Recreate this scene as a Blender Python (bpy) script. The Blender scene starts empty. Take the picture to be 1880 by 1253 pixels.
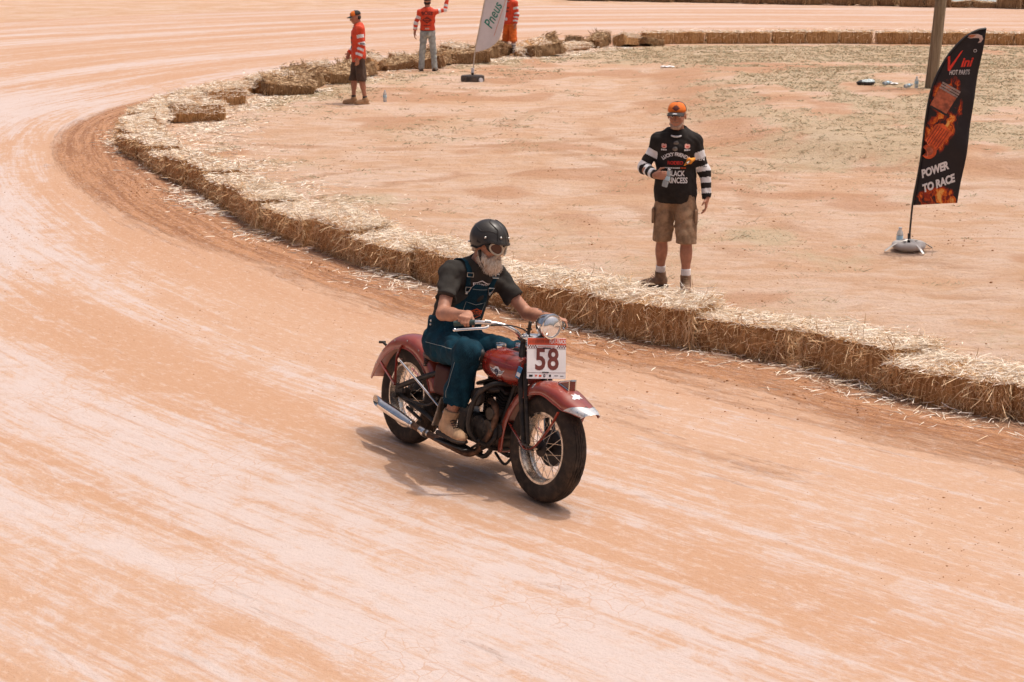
import bpy, math, random
import numpy as np
from mathutils import Vector, Matrix
from mathutils.bvhtree import BVHTree
from mathutils.geometry import tessellate_polygon
PI = math.pi
rng = np.random.default_rng(7)
random.seed(7)
SC = bpy.context.scene
COL = SC.collection

# ------------------------------------------------------------------ camera
CAM_H = 3.45
PITCH = math.radians(13.394)
cam_d = bpy.data.cameras.new('camera')
cam = bpy.data.objects.new('camera', cam_d); COL.objects.link(cam)
cam.location = (0, 0, CAM_H)
cam.rotation_euler = (PI/2 - PITCH, 0, 0)
cam_d.sensor_width = 36; cam_d.lens = 61.28
cam_d.clip_start = 0.1; cam_d.clip_end = 3000
cam_d.dof.use_dof = True; cam_d.dof.focus_distance = 11.3; cam_d.dof.aperture_fstop = 10.0
SC.camera = cam
# ------------------------------------------------------------------ sky, sun, exposure
SUN_DIR = Vector((0.27, 0.10, 0.95)).normalized()      # towards the sun
w = bpy.data.worlds.new('World'); SC.world = w; w.use_nodes = True
nt = w.node_tree; nt.nodes.clear()
sky = nt.nodes.new('ShaderNodeTexSky'); sky.sky_type = 'NISHITA'; sky.sun_disc = False
sky.sun_elevation = math.asin(SUN_DIR.z)
sky.sun_rotation = math.atan2(SUN_DIR.x, SUN_DIR.y)
sky.dust_density = 8.0; sky.ozone_density = 0.2; sky.air_density = 0.55
bg = nt.nodes.new('ShaderNodeBackground'); bg.inputs['Strength'].default_value = 0.15
out = nt.nodes.new('ShaderNodeOutputWorld')
nt.links.new(sky.outputs[0], bg.inputs[0]); nt.links.new(bg.outputs[0], out.inputs[0])
sun_d = bpy.data.lights.new('sun', 'SUN'); sun_d.energy = 2.15; sun_d.angle = math.radians(0.55)
sun_d.color = (1.0, 0.94, 0.86)
sun = bpy.data.objects.new('sun', sun_d); COL.objects.link(sun)
sun.rotation_euler = SUN_DIR.to_track_quat('Z', 'Y').to_euler()
SC.view_settings.view_transform = 'Standard'; SC.view_settings.look = 'None'
SC.view_settings.gamma = 1; SC.view_settings.exposure = -0.09
SC.render.engine = 'CYCLES'

# ------------------------------------------------------------------ helpers: materials
def srgb(r, g, b):
    f = lambda c: (c/255/12.92 if c/255 <= .04045 else ((c/255+.055)/1.055)**2.4)
    return (f(r), f(g), f(b))
class NT:
    def __init__(s, name):
        s.m = bpy.data.materials.new(name); s.m.use_nodes = True
        s.t = s.m.node_tree; s.t.nodes.clear()
        s.out = s.n('ShaderNodeOutputMaterial'); s.b = s.n('ShaderNodeBsdfPrincipled')
        s.l(s.b.outputs[0], s.out.inputs[0])
    def n(s, ty, **kw):
        x = s.t.nodes.new(ty)
        for k, v in kw.items(): setattr(x, k, v)
        return x
    def l(s, a, b): s.t.links.new(a, b)
    def inp(s, node, key, v):
        i = node.inputs[key]
        if hasattr(v, 'is_output') or isinstance(v, bpy.types.NodeSocket): s.l(v, i)
        else:
            if isinstance(v, (tuple, list)) and len(v) == 3 and i.type == 'RGBA': v = (*v, 1)
            i.default_value = v
    def noise(s, vec, scale, detail=4, rough=.55, dist=0.0):
        x = s.n('ShaderNodeTexNoise'); x.inputs['Scale'].default_value = scale
        x.inputs['Detail'].default_value = detail; x.inputs['Roughness'].default_value = rough
        x.inputs['Distortion'].default_value = dist
        if vec is not None: s.l(vec, x.inputs['Vector'])
        return x.outputs['Fac']
    def ramp(s, v, a, b, lo=0., hi=1.):
        x = s.n('ShaderNodeMapRange'); x.interpolation_type = 'SMOOTHSTEP'
        s.inp(x, 'Value', v); s.inp(x, 'From Min', a); s.inp(x, 'From Max', b)
        s.inp(x, 'To Min', lo); s.inp(x, 'To Max', hi)
        return x.outputs[0]
    def mix(s, f, a, b, mode='MIX'):
        x = s.n('ShaderNodeMix', data_type='RGBA', blend_type=mode)
        s.inp(x, 0, f); s.inp(x, 6, a); s.inp(x, 7, b)
        return x.outputs[2]
    def math(s, op, a, b=0.0, c=0.0):
        x = s.n('ShaderNodeMath', operation=op)
        for i, v in enumerate((a, b, c)): s.inp(x, i, v)
        return x.outputs[0]
    def scalevec(s, vec, sc):
        x = s.n('ShaderNodeMapping'); s.l(vec, x.inputs['Vector']); x.inputs['Scale'].default_value = sc
        return x.outputs[0]
    def attr(s, name):
        x = s.n('ShaderNodeAttribute'); x.attribute_name = name; return x
    def obj(s): return s.n('ShaderNodeTexCoord').outputs['Object']
    def bump(s, h, strength, dist=.01):
        x = s.n('ShaderNodeBump'); x.inputs['Strength'].default_value = strength; x.inputs['Distance'].default_value = dist
        s.l(h, x.inputs['Height']); s.l(x.outputs[0], s.b.inputs['Normal'])
    def set(s, **kw):
        for k, v in kw.items(): s.inp(s.b, k.replace('_', ' '), v)

MATS = {}
def mat(name, col, rough=.6, metal=0., var=.2, vscale=8., bump=0., bscale=60., coat=0., dust=0., spec=None, trans=0., island=0.):
    if name in MATS: return MATS[name]
    s = NT(name); o = s.obj()
    c1 = tuple(max(0, c*(1-var)) for c in col); c2 = tuple(min(1, c*(1+var)) for c in col)
    f = s.ramp(s.noise(o, vscale, 5, .6), .3, .7)
    c = s.mix(f, c1, c2)
    if island:
        g = s.n('ShaderNodeNewGeometry')
        c = s.mix(s.math('MULTIPLY', g.outputs['Random Per Island'], island), c, (col[0]*.45, col[1]*.4, col[2]*.35))
    if dust:
        d = s.ramp(s.noise(o, 14, 6, .65), .42, .75, 0, dust)
        c = s.mix(d, c, (.42, .26, .16))
        r = s.n('ShaderNodeMapRange'); s.inp(r, 'Value', d); s.inp(r, 'To Min', rough); s.inp(r, 'To Max', .8)
        s.set(Roughness=r.outputs[0])
    else: s.set(Roughness=rough)
    s.set(Base_Color=c, Metallic=metal)
    if coat: s.set(Coat_Weight=coat, Coat_Roughness=.12)
    if trans: s.set(Transmission_Weight=trans, IOR=1.33)
    if spec is not None: s.set(Specular_IOR_Level=spec)
    if bump: s.bump(s.noise(o, bscale, 4, .6), bump, .004)
    MATS[name] = s.m
    return s.m

# ------------------------------------------------------------------ helpers: objects
def link_mesh(name, V, Fc, mats, parent=None, mi=None, smooth=True, angle=40):
    me = bpy.data.meshes.new(name)
    V = np.asarray(V, dtype=np.float64).reshape(-1, 3)
    if isinstance(Fc, np.ndarray) and Fc.ndim == 2:
        n, k = Fc.shape
        me.vertices.add(len(V)); me.vertices.foreach_set('co', V.astype(np.float32).ravel())
        me.loops.add(n*k); me.loops.foreach_set('vertex_index', Fc.astype(np.int32).ravel())
        me.polygons.add(n); me.polygons.foreach_set('loop_start', np.arange(0, n*k, k, dtype=np.int32))
        me.update(calc_edges=True); me.validate()
    else:
        me.from_pydata([tuple(v) for v in V], [], [tuple(int(i) for i in f) for f in Fc]); me.update()
    if not isinstance(mats, (list, tuple)): mats = [mats]
    for m in mats: me.materials.append(m)
    if mi is not None and len(mi) == len(me.polygons): me.polygons.foreach_set('material_index', np.asarray(mi, dtype=np.int32))
    if smooth:
        me.polygons.foreach_set('use_smooth', np.ones(len(me.polygons), dtype=bool))
        if angle < 180: me.set_sharp_from_angle(angle=math.radians(angle))
    o = bpy.data.objects.new(name, me); COL.objects.link(o)
    if parent is not None: o.parent = parent
    return o
def tag(o, label=None, cat=None, group=None, kind=None):
    for k, v in (('label', label), ('category', cat), ('group', group), ('kind', kind)):
        if v: o[k] = v
    return o
def empty(name, M=None, label=None, cat=None, group=None):
    o = bpy.data.objects.new(name, None); COL.objects.link(o); o.empty_display_size = .1
    if M is not None: o.matrix_world = M if isinstance(M, Matrix) else Matrix.Translation(M)
    return tag(o, label, cat, group)
def share(name, me, parent, M=None):
    o = bpy.data.objects.new(name, me); COL.objects.link(o); o.parent = parent
    if M is not None: o.matrix_local = M
    return o
def A(*v): return np.array(v, dtype=float)
def unit(v): v = np.asarray(v, float); return v/max(np.linalg.norm(v), 1e-9)
def smooth_path(P, n=6):
    P = [np.asarray(p, float) for p in P]; Q = [2*P[0]-P[1]] + P + [2*P[-1]-P[-2]]; out = []
    for i in range(1, len(Q)-2):
        a, b, c, d = Q[i-1:i+3]
        for k in range(n):
            t = k/n
            out.append(.5*((2*b)+(c-a)*t+(2*a-5*b+4*c-d)*t*t+(3*b-a-3*c+d)*t**3))
    out.append(P[-1]); return out
class MB:
    def __init__(s): s.V = []; s.F = []; s.mi = []
    def add(s, V, F, m=0):
        o = len(s.V); s.V += [tuple(v) for v in V]; s.F += [tuple(i+o for i in f) for f in F]; s.mi += [m]*len(F); return s
    def box(s, c, size, R=None, bev=.0, m=0):
        hx, hy, hz = [x/2 for x in size]; b = min(bev, hx*.9, hy*.9, hz*.9)
        if b <= 0:
            V = [A(x, y, z) for x in (-hx, hx) for y in (-hy, hy) for z in (-hz, hz)]
            F = [(0,1,3,2),(4,6,7,5),(0,4,5,1),(2,3,7,6),(0,2,6,4),(1,5,7,3)]
        else:
            V = []; F = []; ix = {}
            for sx in (-1,1):
                for sy in (-1,1):
                    for sz in (-1,1):
                        for ax in range(3):
                            p = [sx*(hx-b), sy*(hy-b), sz*(hz-b)]; p[ax] = (sx*hx, sy*hy, sz*hz)[ax]
                            ix[sx,sy,sz,ax] = len(V); V.append(A(*p))
            for ax in range(3):
                u, v = (ax+1) % 3, (ax+2) % 3
                for sg in (-1,1):
                    def key(a, b2):
                        k = [0,0,0]; k[ax] = sg; k[u] = a; k[v] = b2; return ix[k[0],k[1],k[2],ax]
                    f = [key(-1,-1), key(1,-1), key(1,1), key(-1,1)]
                    F.append(tuple(f if sg > 0 else f[::-1]))
            for ax in range(3):
                u, v = (ax+1) % 3, (ax+2) % 3
                for a in (-1,1):
                    for b2 in (-1,1):
                        def k2(e, face):
                            k = [0,0,0]; k[ax] = e; k[u] = a; k[v] = b2; return ix[k[0],k[1],k[2],face]
                        f = [k2(-1,u), k2(1,u), k2(1,v), k2(-1,v)]
                        F.append(tuple(f if a*b2 < 0 else f[::-1]))
            for sx in (-1,1):
                for sy in (-1,1):
                    for sz in (-1,1):
                        f = [ix[sx,sy,sz,0], ix[sx,sy,sz,1], ix[sx,sy,sz,2]]
                        F.append(tuple(f if sx*sy*sz > 0 else f[::-1]))
        c = np.asarray(c, float)
        if R is not None: V = [R @ v for v in V]
        return s.add([v+c for v in V], F, m)
    def tube(s, P, r, seg=8, m=0, cap=True, smooth=0, flat=None):
        P = smooth_path(P, smooth) if smooth else [np.asarray(p, float) for p in P]
        n = len(P); rr = np.interp(np.linspace(0,1,n), np.linspace(0,1,len(r)), r) if hasattr(r, '__len__') else [r]*n
        V = []; F = []; T0 = unit(P[1]-P[0])
        N = unit(np.cross(T0, A(0,0,1) if abs(T0[2]) < .9 else A(1,0,0)))
        for i in range(n):
            T = unit(P[min(i+1,n-1)]-P[max(i-1,0)])
            N = unit(N - T*np.dot(N,T)); B = np.cross(T, N)
            for k in range(seg):
                a = 2*PI*k/seg; fl = flat or (1, 1)
                V.append(P[i]+rr[i]*(math.cos(a)*N*fl[0]+math.sin(a)*B*fl[1]))
        for i in range(n-1):
            for k in range(seg):
                a, b = i*seg+k, i*seg+(k+1) % seg
                F.append((a, b, b+seg, a+seg))
        if cap:
            F.append(tuple(range(seg))[::-1]); F.append(tuple((n-1)*seg+k for k in range(seg)))
        return s.add(V, F, m)
    def lathe(s, prof, o, ax, seg=24, m=0, ref=None, closed=False):
        """prof = [(radius, along axis)]"""
        o = np.asarray(o, float); ax = unit(ax)
        N = unit(np.cross(ax, A(0,0,1) if abs(ax[2]) < .9 else A(1,0,0))) ; B = np.cross(ax, N)
        V = []; F = []; n = len(prof)
        for r, h in prof:
            for k in range(seg):
                a = 2*PI*k/seg; V.append(o+ax*h+max(r,1e-4)*(math.cos(a)*N+math.sin(a)*B))
        for i in range(n if closed else n-1):
            j = (i+1) % n
            for k in range(seg):
                k2 = (k+1) % seg; F.append((i*seg+k, i*seg+k2, j*seg+k2, j*seg+k))
        return s.add(V, F, m)
    def ell(s, c, r, R=None, nu=14, nv=9, m=0):
        V = []; F = []
        for i in range(nv+1):
            t = PI*i/nv
            for k in range(nu):
                a = 2*PI*k/nu; p = A(r[0]*math.sin(t)*math.cos(a), r[1]*math.sin(t)*math.sin(a), r[2]*math.cos(t))
                V.append((R @ p if R is not None else p)+np.asarray(c, float))
        for i in range(nv):
            for k in range(nu):
                k2 = (k+1) % nu; F.append((i*nu+k, (i+1)*nu+k, (i+1)*nu+k2, i*nu+k2))
        return s.add(V, F, m)
    def grid(s, fn, nu, nv, m=0, flip=False):
        V = [fn(i/nu, j/nv) for i in range(nu+1) for j in range(nv+1)]; F = []
        for i in range(nu):
            for j in range(nv):
                a = i*(nv+1)+j; f = (a, a+nv+1, a+nv+2, a+1); F.append(f[::-1] if flip else f)
        return s.add(V, F, m)
    def build(s, name, mats, parent=None, smooth=True, angle=40):
        return link_mesh(name, np.array(s.V), s.F, mats, parent, s.mi if isinstance(mats, (list, tuple)) else None, smooth, angle)

def solidify(o, t, off=0.):
    md = o.modifiers.new('thickness', 'SOLIDIFY'); md.thickness = t; md.offset = off
    dg = bpy.context.evaluated_depsgraph_get(); me = bpy.data.meshes.new_from_object(o.evaluated_get(dg))
    o.modifiers.clear(); o.data = me; return o

# ------------------------------------------------------------------ helpers: implicit surfaces for bodies and clothes
def rotm(yaw=0, pitch=0, roll=0):
    return np.array(Matrix.Rotation(yaw,3,'Z') @ Matrix.Rotation(pitch,3,'Y') @ Matrix.Rotation(roll,3,'X'))
class SDF:
    def __init__(s, k=.02): s.p = []; s.k = k
    def cone(s, a, b, ra, rb=None, k=None, sub=False):
        a = np.asarray(a, float); b = np.asarray(b, float); rb = ra if rb is None else rb; R = max(ra, rb)
        def f(P):
            d = b-a; t = np.clip(((P-a)@d)/max(d@d,1e-12), 0, 1)
            return np.linalg.norm(P-a-t[...,None]*d, axis=-1)-(ra+(rb-ra)*t)
        s.p.append((f, np.minimum(a,b)-R, np.maximum(a,b)+R, s.k if k is None else k, sub)); return s
    def ell(s, c, r, R=None, k=None, sub=False):
        c = np.asarray(c, float); r = np.asarray(r, float); M = max(r)
        def f(P):
            q = P-c
            if R is not None: q = q@R
            k0 = np.linalg.norm(q/r, axis=-1); k1 = np.linalg.norm(q/(r*r), axis=-1)
            return k0*(k0-1)/np.maximum(k1, 1e-6)
        s.p.append((f, c-M, c+M, s.k if k is None else k, sub)); return s
    def box(s, c, h, rad=.01, R=None, k=None, sub=False):
        c = np.asarray(c, float); h = np.asarray(h, float); M = np.linalg.norm(h)+rad
        def f(P):
            q = P-c
            if R is not None: q = q@R
            q = np.abs(q)-h
            return np.linalg.norm(np.maximum(q,0), axis=-1)+np.minimum(q.max(-1),0)-rad
        s.p.append((f, c-M, c+M, s.k if k is None else k, sub)); return s
    def mesh(s, vox=.008, cuts=(), warp=None):
        add = [p for p in s.p if not p[4]]
        lo = np.min([p[1] for p in add], 0)-3*vox-.02; hi = np.max([p[2] for p in add], 0)+3*vox+.02
        n = np.ceil((hi-lo)/vox).astype(int)+1
        ax = [lo[i]+vox*np.arange(n[i]) for i in range(3)]
        D = np.full(n, .5, dtype=np.float32)
        for f, a, b, k, sub in s.p:
            m = 3*vox+2*k+.01
            i0 = np.maximum(np.floor((a-m-lo)/vox).astype(int), 0); i1 = np.minimum(np.ceil((b+m-lo)/vox).astype(int)+1, n)
            if (i1 <= i0).any(): continue
            P = np.stack(np.meshgrid(*[ax[i][i0[i]:i1[i]] for i in range(3)], indexing='ij'), -1)
            d = f(P); sl = tuple(slice(i0[i], i1[i]) for i in range(3)); d0 = D[sl]; k = max(k, 1e-4)
            if sub: h = np.clip(.5-.5*(d0+d)/k, 0, 1); D[sl] = d0*(1-h)-d*h+k*h*(1-h)
            else: h = np.clip(.5+.5*(d0-d)/k, 0, 1); D[sl] = d0*(1-h)+d*h-k*h*(1-h)
        if warp is not None or cuts:
            P = np.stack(np.meshgrid(*ax, indexing='ij'), -1)
            if warp is not None: D = D+warp(P).astype(np.float32)
            for pt, nr in cuts: D = np.maximum(D, (P-np.asarray(pt, float))@np.asarray(unit(nr)))
        S = D < 0
        C = np.zeros(n-1, dtype=np.int8); cor = [(x,y,z) for x in (0,1) for y in (0,1) for z in (0,1)]
        for x,y,z in cor: C += S[x:n[0]-1+x, y:n[1]-1+y, z:n[2]-1+z]
        I = np.argwhere((C > 0) & (C < 8))
        if len(I) == 0: return np.zeros((0,3)), np.zeros((0,4), int)
        vals = np.stack([D[I[:,0]+x, I[:,1]+y, I[:,2]+z] for x,y,z in cor], 1)
        acc = np.zeros((len(I),3)); cnt = np.zeros(len(I)); cc = np.array(cor, float)
        for a in range(8):
            for b in range(a+1, 8):
                if np.abs(cc[a]-cc[b]).sum() != 1: continue
                m = (vals[:,a] < 0) != (vals[:,b] < 0); t = np.where(m, vals[:,a]/(vals[:,a]-vals[:,b]+1e-12), 0)
                acc += np.where(m[:,None], cc[a]+(cc[b]-cc[a])*t[:,None], 0); cnt += m
        V = lo+vox*(I+acc/np.maximum(cnt,1)[:,None])
        idx = np.full(n-1, -1, dtype=np.int64); idx[I[:,0],I[:,1],I[:,2]] = np.arange(len(I))
        Q = []
        for axs in range(3):
            u, v = (axs+1) % 3, (axs+2) % 3
            s0 = [slice(1,-1)]*3; s1 = [slice(1,-1)]*3; s0[axs] = slice(0,-1); s1[axs] = slice(1,None)
            a = S[tuple(s0)]; b = S[tuple(s1)]; E = np.argwhere(a != b); off = np.array([1,1,1]); off[axs] = 0
            E = E+off; inside = S[E[:,0],E[:,1],E[:,2]]
            eu = np.zeros(3, int); eu[u] = 1; ev = np.zeros(3, int); ev[v] = 1
            c = [E-eu-ev, E-ev, E, E-eu]; q = np.stack([idx[x[:,0],x[:,1],x[:,2]] for x in c], 1)
            q[~inside] = q[~inside][:, ::-1]; Q.append(q)
        Q = np.concatenate(Q); Q = Q[(Q >= 0).all(1)]
        # one pass of relaxation along edges
        for _ in range(2):
            sm = np.zeros_like(V); ct = np.zeros(len(V))
            for a in range(4):
                b = (a+1) % 4; np.add.at(sm, Q[:,a], V[Q[:,b]]); np.add.at(ct, Q[:,a], 1); np.add.at(sm, Q[:,b], V[Q[:,a]]); np.add.at(ct, Q[:,b], 1)
            V = V*.5+.5*sm/np.maximum(ct,1)[:,None]
        return V, Q
def sdf_obj(name, s, mats, parent, vox=.008, cuts=(), warp=None, pick=None):
    V, Q = s.mesh(vox, cuts, warp); mi = None
    if pick is not None: mi = pick(V[Q].mean(1))
    o = link_mesh(name, V, Q, mats, parent, mi, True, 180); o['_n'] = 0; del o['_n']
    return o
def wrinkle(amp, sc, seed=0, axis=(1,1,1)):
    r = np.random.default_rng(seed); K = r.normal(size=(5,3))*np.asarray(axis)*sc; ph = r.uniform(0, 6.28, 5)
    def f(P):
        t = 0
        for k, p in zip(K, ph): t = t+(np.abs(np.sin(.5*(P@k)+p+.9*np.sin(P@(k[[1,2,0]]*.4)+p*2)))-.64)*1.7
        return -amp*t/2.4
    return f
# ------------------------------------------------------------------ helpers: lettering
def text_mesh(s, size=1., bold=0., shear=0., align='CENTER', sx=1., spacing=1.):
    c = bpy.data.curves.new('lettering', 'FONT'); c.body = s; c.size = size; c.offset = bold; c.shear = shear
    c.align_x = align; c.align_y = 'CENTER'; c.space_character = spacing; c.resolution_u = 3; c.fill_mode = 'FRONT'
    o = bpy.data.objects.new('lettering', c); COL.objects.link(o)
    dg = bpy.context.evaluated_depsgraph_get(); me = bpy.data.meshes.new_from_object(o.evaluated_get(dg))
    V = np.array([v.co[:] for v in me.vertices]).reshape(-1,3); F = [tuple(p.vertices) for p in me.polygons]
    bpy.data.objects.remove(o); bpy.data.curves.remove(c); bpy.data.meshes.remove(me)
    if len(V): V[:,0] *= sx
    return V, F
def bvh_of(o):
    me = o.data; return BVHTree.FromPolygons([v.co[:] for v in me.vertices], [tuple(p.vertices) for p in me.polygons])
def subdiv(V, F, maxlen):
    """split triangles until edges are short enough to follow a curved cloth"""
    V = [np.asarray(v, float) for v in V]; T = []
    for f in F:
        if len(f) > 4:
            for t3 in tessellate_polygon([[Vector(V[i]) for i in f]]): T.append(tuple(f[i] for i in t3))
            continue
        for i in range(1, len(f)-1): T.append((f[0], f[i], f[i+1]))
    for _ in range(6):
        mid = {}; N = []; ch = False
        def md(a, b):
            k = (min(a,b), max(a,b))
            if np.linalg.norm(V[a]-V[b]) <= maxlen: return None
            if k not in mid: mid[k] = len(V); V.append((V[a]+V[b])/2)
            return mid[k]
        for a, b, c in T:
            m = [md(a,b), md(b,c), md(c,a)]; k = sum(x is not None for x in m)
            if k == 0: N.append((a,b,c)); continue
            ch = True
            if k == 3: N += [(a,m[0],m[2]),(m[0],b,m[1]),(m[2],m[1],c),(m[0],m[1],m[2])]
            else:
                for _r in range(3):
                    if m[0] is not None and (k == 1 or m[1] is not None): break
                    a, b, c = b, c, a; m = [m[1], m[2], m[0]]
                if k == 1: N += [(a,m[0],c),(m[0],b,c)]
                else: N += [(m[0],b,m[1]),(a,m[0],m[1]),(a,m[1],c)]
        T = N
        if not ch: break
    return V, T
def decal(name, V, F, mats, parent, bvh, o, ux, uy, off=.003, maxlen=.03, depth=.6, mi=None):
    """wrap flat artwork (x,y) on a surface: start at o + x*ux + y*uy + n*depth and drop along -n"""
    o = np.asarray(o, float); ux = unit(ux); uy = unit(uy); n = unit(np.cross(ux, uy))
    V, T = subdiv(V, F, maxlen); W = []
    for v in V:
        p = o+ux*v[0]+uy*v[1]; h = bvh.ray_cast(Vector(p+n*depth), Vector(-n), depth*2)
        W.append(np.array(h[0])+n*off if h[0] is not None else p)
    return link_mesh(name, np.array(W), T, mats, parent, None, True, 180)
def poly(P): return [A(x, y, 0) for x, y in P], [tuple(range(len(P)))]
def merge(*parts):
    V = []; F = []
    for v, f in parts:
        o = len(V); V += list(v); F += [tuple(i+o for i in q) for q in f]
    return V, F
def at(V, dx, dy, rot=0.):
    c, s = math.cos(rot), math.sin(rot); return [A(v[0]*c-v[1]*s+dx, v[0]*s+v[1]*c+dy, 0) for v in V]
def place(VF, dx, dy, rot=0.): return at(VF[0], dx, dy, rot), VF[1]
def ring2d(r0, r1, n=24, sx=1., sy=1.):
    V = []; F = []
    for i in range(n):
        a = 2*PI*i/n
        for r in (r0, r1): V.append(A(r*math.cos(a)*sx, r*math.sin(a)*sy, 0))
    for i in range(n):
        j = (i+1) % n; F.append((2*i, 2*i+1, 2*j+1, 2*j))
    return V, F
def disc2d(r, n=20, sx=1., sy=1.): return poly([(r*math.cos(2*PI*i/n)*sx, r*math.sin(2*PI*i/n)*sy) for i in range(n)])
def bars2d(w_, h_, n, seed=1, gap=.25):
    """a line of print too small to read: a row of uneven strokes"""
    r = random.Random(seed); ws = [r.uniform(.6,1.4) for _ in range(n)]; k = w_/sum(ws); x = -w_/2; out_ = []
    for q in ws:
        bw = q*k*(1-gap); hh = h_*r.uniform(.7,1.); out_.append(poly([(x,-hh/2),(x+bw,-hh/2),(x+bw,hh/2),(x,hh/2)])); x += q*k
    return merge(*out_)
def rect2d(w_, h_): return poly([(-w_/2,-h_/2),(w_/2,-h_/2),(w_/2,h_/2),(-w_/2,h_/2)])
# 2-D value noise for masks
_T = np.random.default_rng(3).random((256,256))
def vnoise(x, y):
    x = np.asarray(x, float); y = np.asarray(y, float)
    xi = np.floor(x).astype(int); yi = np.floor(y).astype(int); fx = x-xi; fy = y-yi; fx = fx*fx*(3-2*fx); fy = fy*fy*(3-2*fy)
    g = lambda a, b: _T[a % 256, b % 256]
    return (g(xi,yi)*(1-fx)+g(xi+1,yi)*fx)*(1-fy)+(g(xi,yi+1)*(1-fx)+g(xi+1,yi+1)*fx)*fy
def fbm(x, y, o=4):
    t = 0; a = .5; n = 0
    for i in range(o): t = t+a*vnoise(x*2**i+i*17.3, y*2**i+i*9.1); n += a; a *= .5
    return t/n
def sstep(x, a, b): t = np.clip((x-a)/(b-a), 0, 1); return t*t*(3-2*t)
ORD = ['first','second','third','fourth','fifth','sixth','seventh','eighth','ninth','tenth','eleventh','twelfth','thirteenth','fourteenth','fifteenth','sixteenth','seventeenth','eighteenth','nineteenth','twentieth','twenty-first','twenty-second','twenty-third','twenty-fourth','twenty-fifth','twenty-sixth','twenty-seventh','twenty-eighth','twenty-ninth','thirtieth']

# ================================================================== THE PLACE: ground, track, infield
PATH_PTS = [(10.5,4.9),(7.2,8.45),(4.85,10.95),(3.80,12.02),(3.24,12.60),(2.70,13.35),(1.82,14.22),(.66,15.22),(-.54,16.76),(-1.50,18.22),(-2.76,20.24),(-4.27,23.56),(-5.31,26.06),
            (-6.0,28.6),(-6.35,31.2),(-6.25,34.2),(-5.55,37.1),(-4.6,40.2),(-3.15,43.9),(-1.5,46.3),(.55,48.8),(2.6,51.6),(4.65,53.1),(7.4,53.3),(10.2,53.3),(15.2,52.6),(22,51.3),(34,48)]
PATH = np.array(smooth_path([A(x,y,0) for x,y in PATH_PTS], 24))[:, :2]
PT = np.gradient(PATH, axis=0); PT /= np.linalg.norm(PT, axis=1)[:,None]
PS = np.concatenate([[0], np.cumsum(np.linalg.norm(np.diff(PATH, axis=0), axis=1))])
TEX_PTS = [(10.5,4.9),(4.4,11.35),(0.,16.),(-3.1,21.),(-5.2,26.3),(-6.35,31.2),(-6.25,34.2),(-5.55,37.1),(-4.6,40.2),(-3.15,43.9),(-1.5,46.3),(.55,48.8),(2.7,51.),(4.65,52.6),(7.4,53.3),(10.2,53.3),(15.2,52.6),(22,51.3),(34,48)]
def tex_coords(X, Y):
    """even, convex version of the same line: drives the streaks in the clay"""
    P = np.array(smooth_path([A(x,y,0) for x,y in TEX_PTS], 40))[:, :2]
    for _ in range(120): P[1:-1] = P[1:-1]*.5+(P[:-2]+P[2:])*.25
    T_ = np.gradient(P, axis=0); T_ /= np.linalg.norm(T_, axis=1)[:,None]; L_ = np.concatenate([[0], np.cumsum(np.linalg.norm(np.diff(P,axis=0),axis=1))]); X = np.ravel(X); Y = np.ravel(Y); S = np.empty(len(X)); T = np.empty(len(X))
    for a in range(0, len(X), 4000):
        x = X[a:a+4000,None]; y = Y[a:a+4000,None]; d = (x-P[:,0])**2+(y-P[:,1])**2; i = d.argmin(1); dx = x[:,0]-P[i,0]; dy = y[:,0]-P[i,1]
        S[a:a+4000] = np.sqrt(d[np.arange(len(i)),i])*np.where(T_[i,0]*dy-T_[i,1]*dx < 0, 1, -1); T[a:a+4000] = L_[i]+dx*T_[i,0]+dy*T_[i,1]
    return S, T
def track_coords(X, Y):
    """signed distance to the bale line (positive = infield) and length along it"""
    X = np.ravel(X); Y = np.ravel(Y); S = np.empty(len(X)); T = np.empty(len(X))
    for a in range(0, len(X), 4000):
        x = X[a:a+4000,None]; y = Y[a:a+4000,None]
        d = (x-PATH[:,0])**2+(y-PATH[:,1])**2; i = d.argmin(1); dx = x[:,0]-PATH[i,0]; dy = y[:,0]-PATH[i,1]
        S[a:a+4000] = np.sqrt(d[np.arange(len(i)),i])*np.where(PT[i,0]*dy-PT[i,1]*dx < 0, 1, -1)
        T[a:a+4000] = PS[i]+dx*PT[i,0]+dy*PT[i,1]
    return S, T
def bank(x, y):
    """low worn bank that crosses the right of the infield"""
    line = 27.2-.62*(x-4.2)+1.0*np.sin(x*.7)
    return sstep(y-line, -1.2, 1.4)*sstep(x, 2.4, 5.0)*(1-sstep(y, 38, 47))
def hz(x, y, s=None):
    if s is None: s = track_coords(x, y)[0]
    inn = sstep(s, .3, 1.6)
    z = inn*(.09*(fbm(x*.45, y*.45, 3)-.5)+.05*(fbm(x*1.9+5, y*1.9, 3)-.5)+.24*bank(x,y))
    rim = np.exp(-((s+.75)/.35)**2)*.035*sstep(fbm(x*1.3+9, y*1.3, 3), .35, .65)        # dirt thrown up against the bales
    return z+rim
def hz1(x, y): return float(hz(np.array([x]), np.array([y]))[0])
def axis_pts(lo, hi, step, far):
    a = np.arange(lo, hi+1e-6, step); return np.concatenate([-np.array(far[::-1])+lo, a, np.array(far)+hi])
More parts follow.
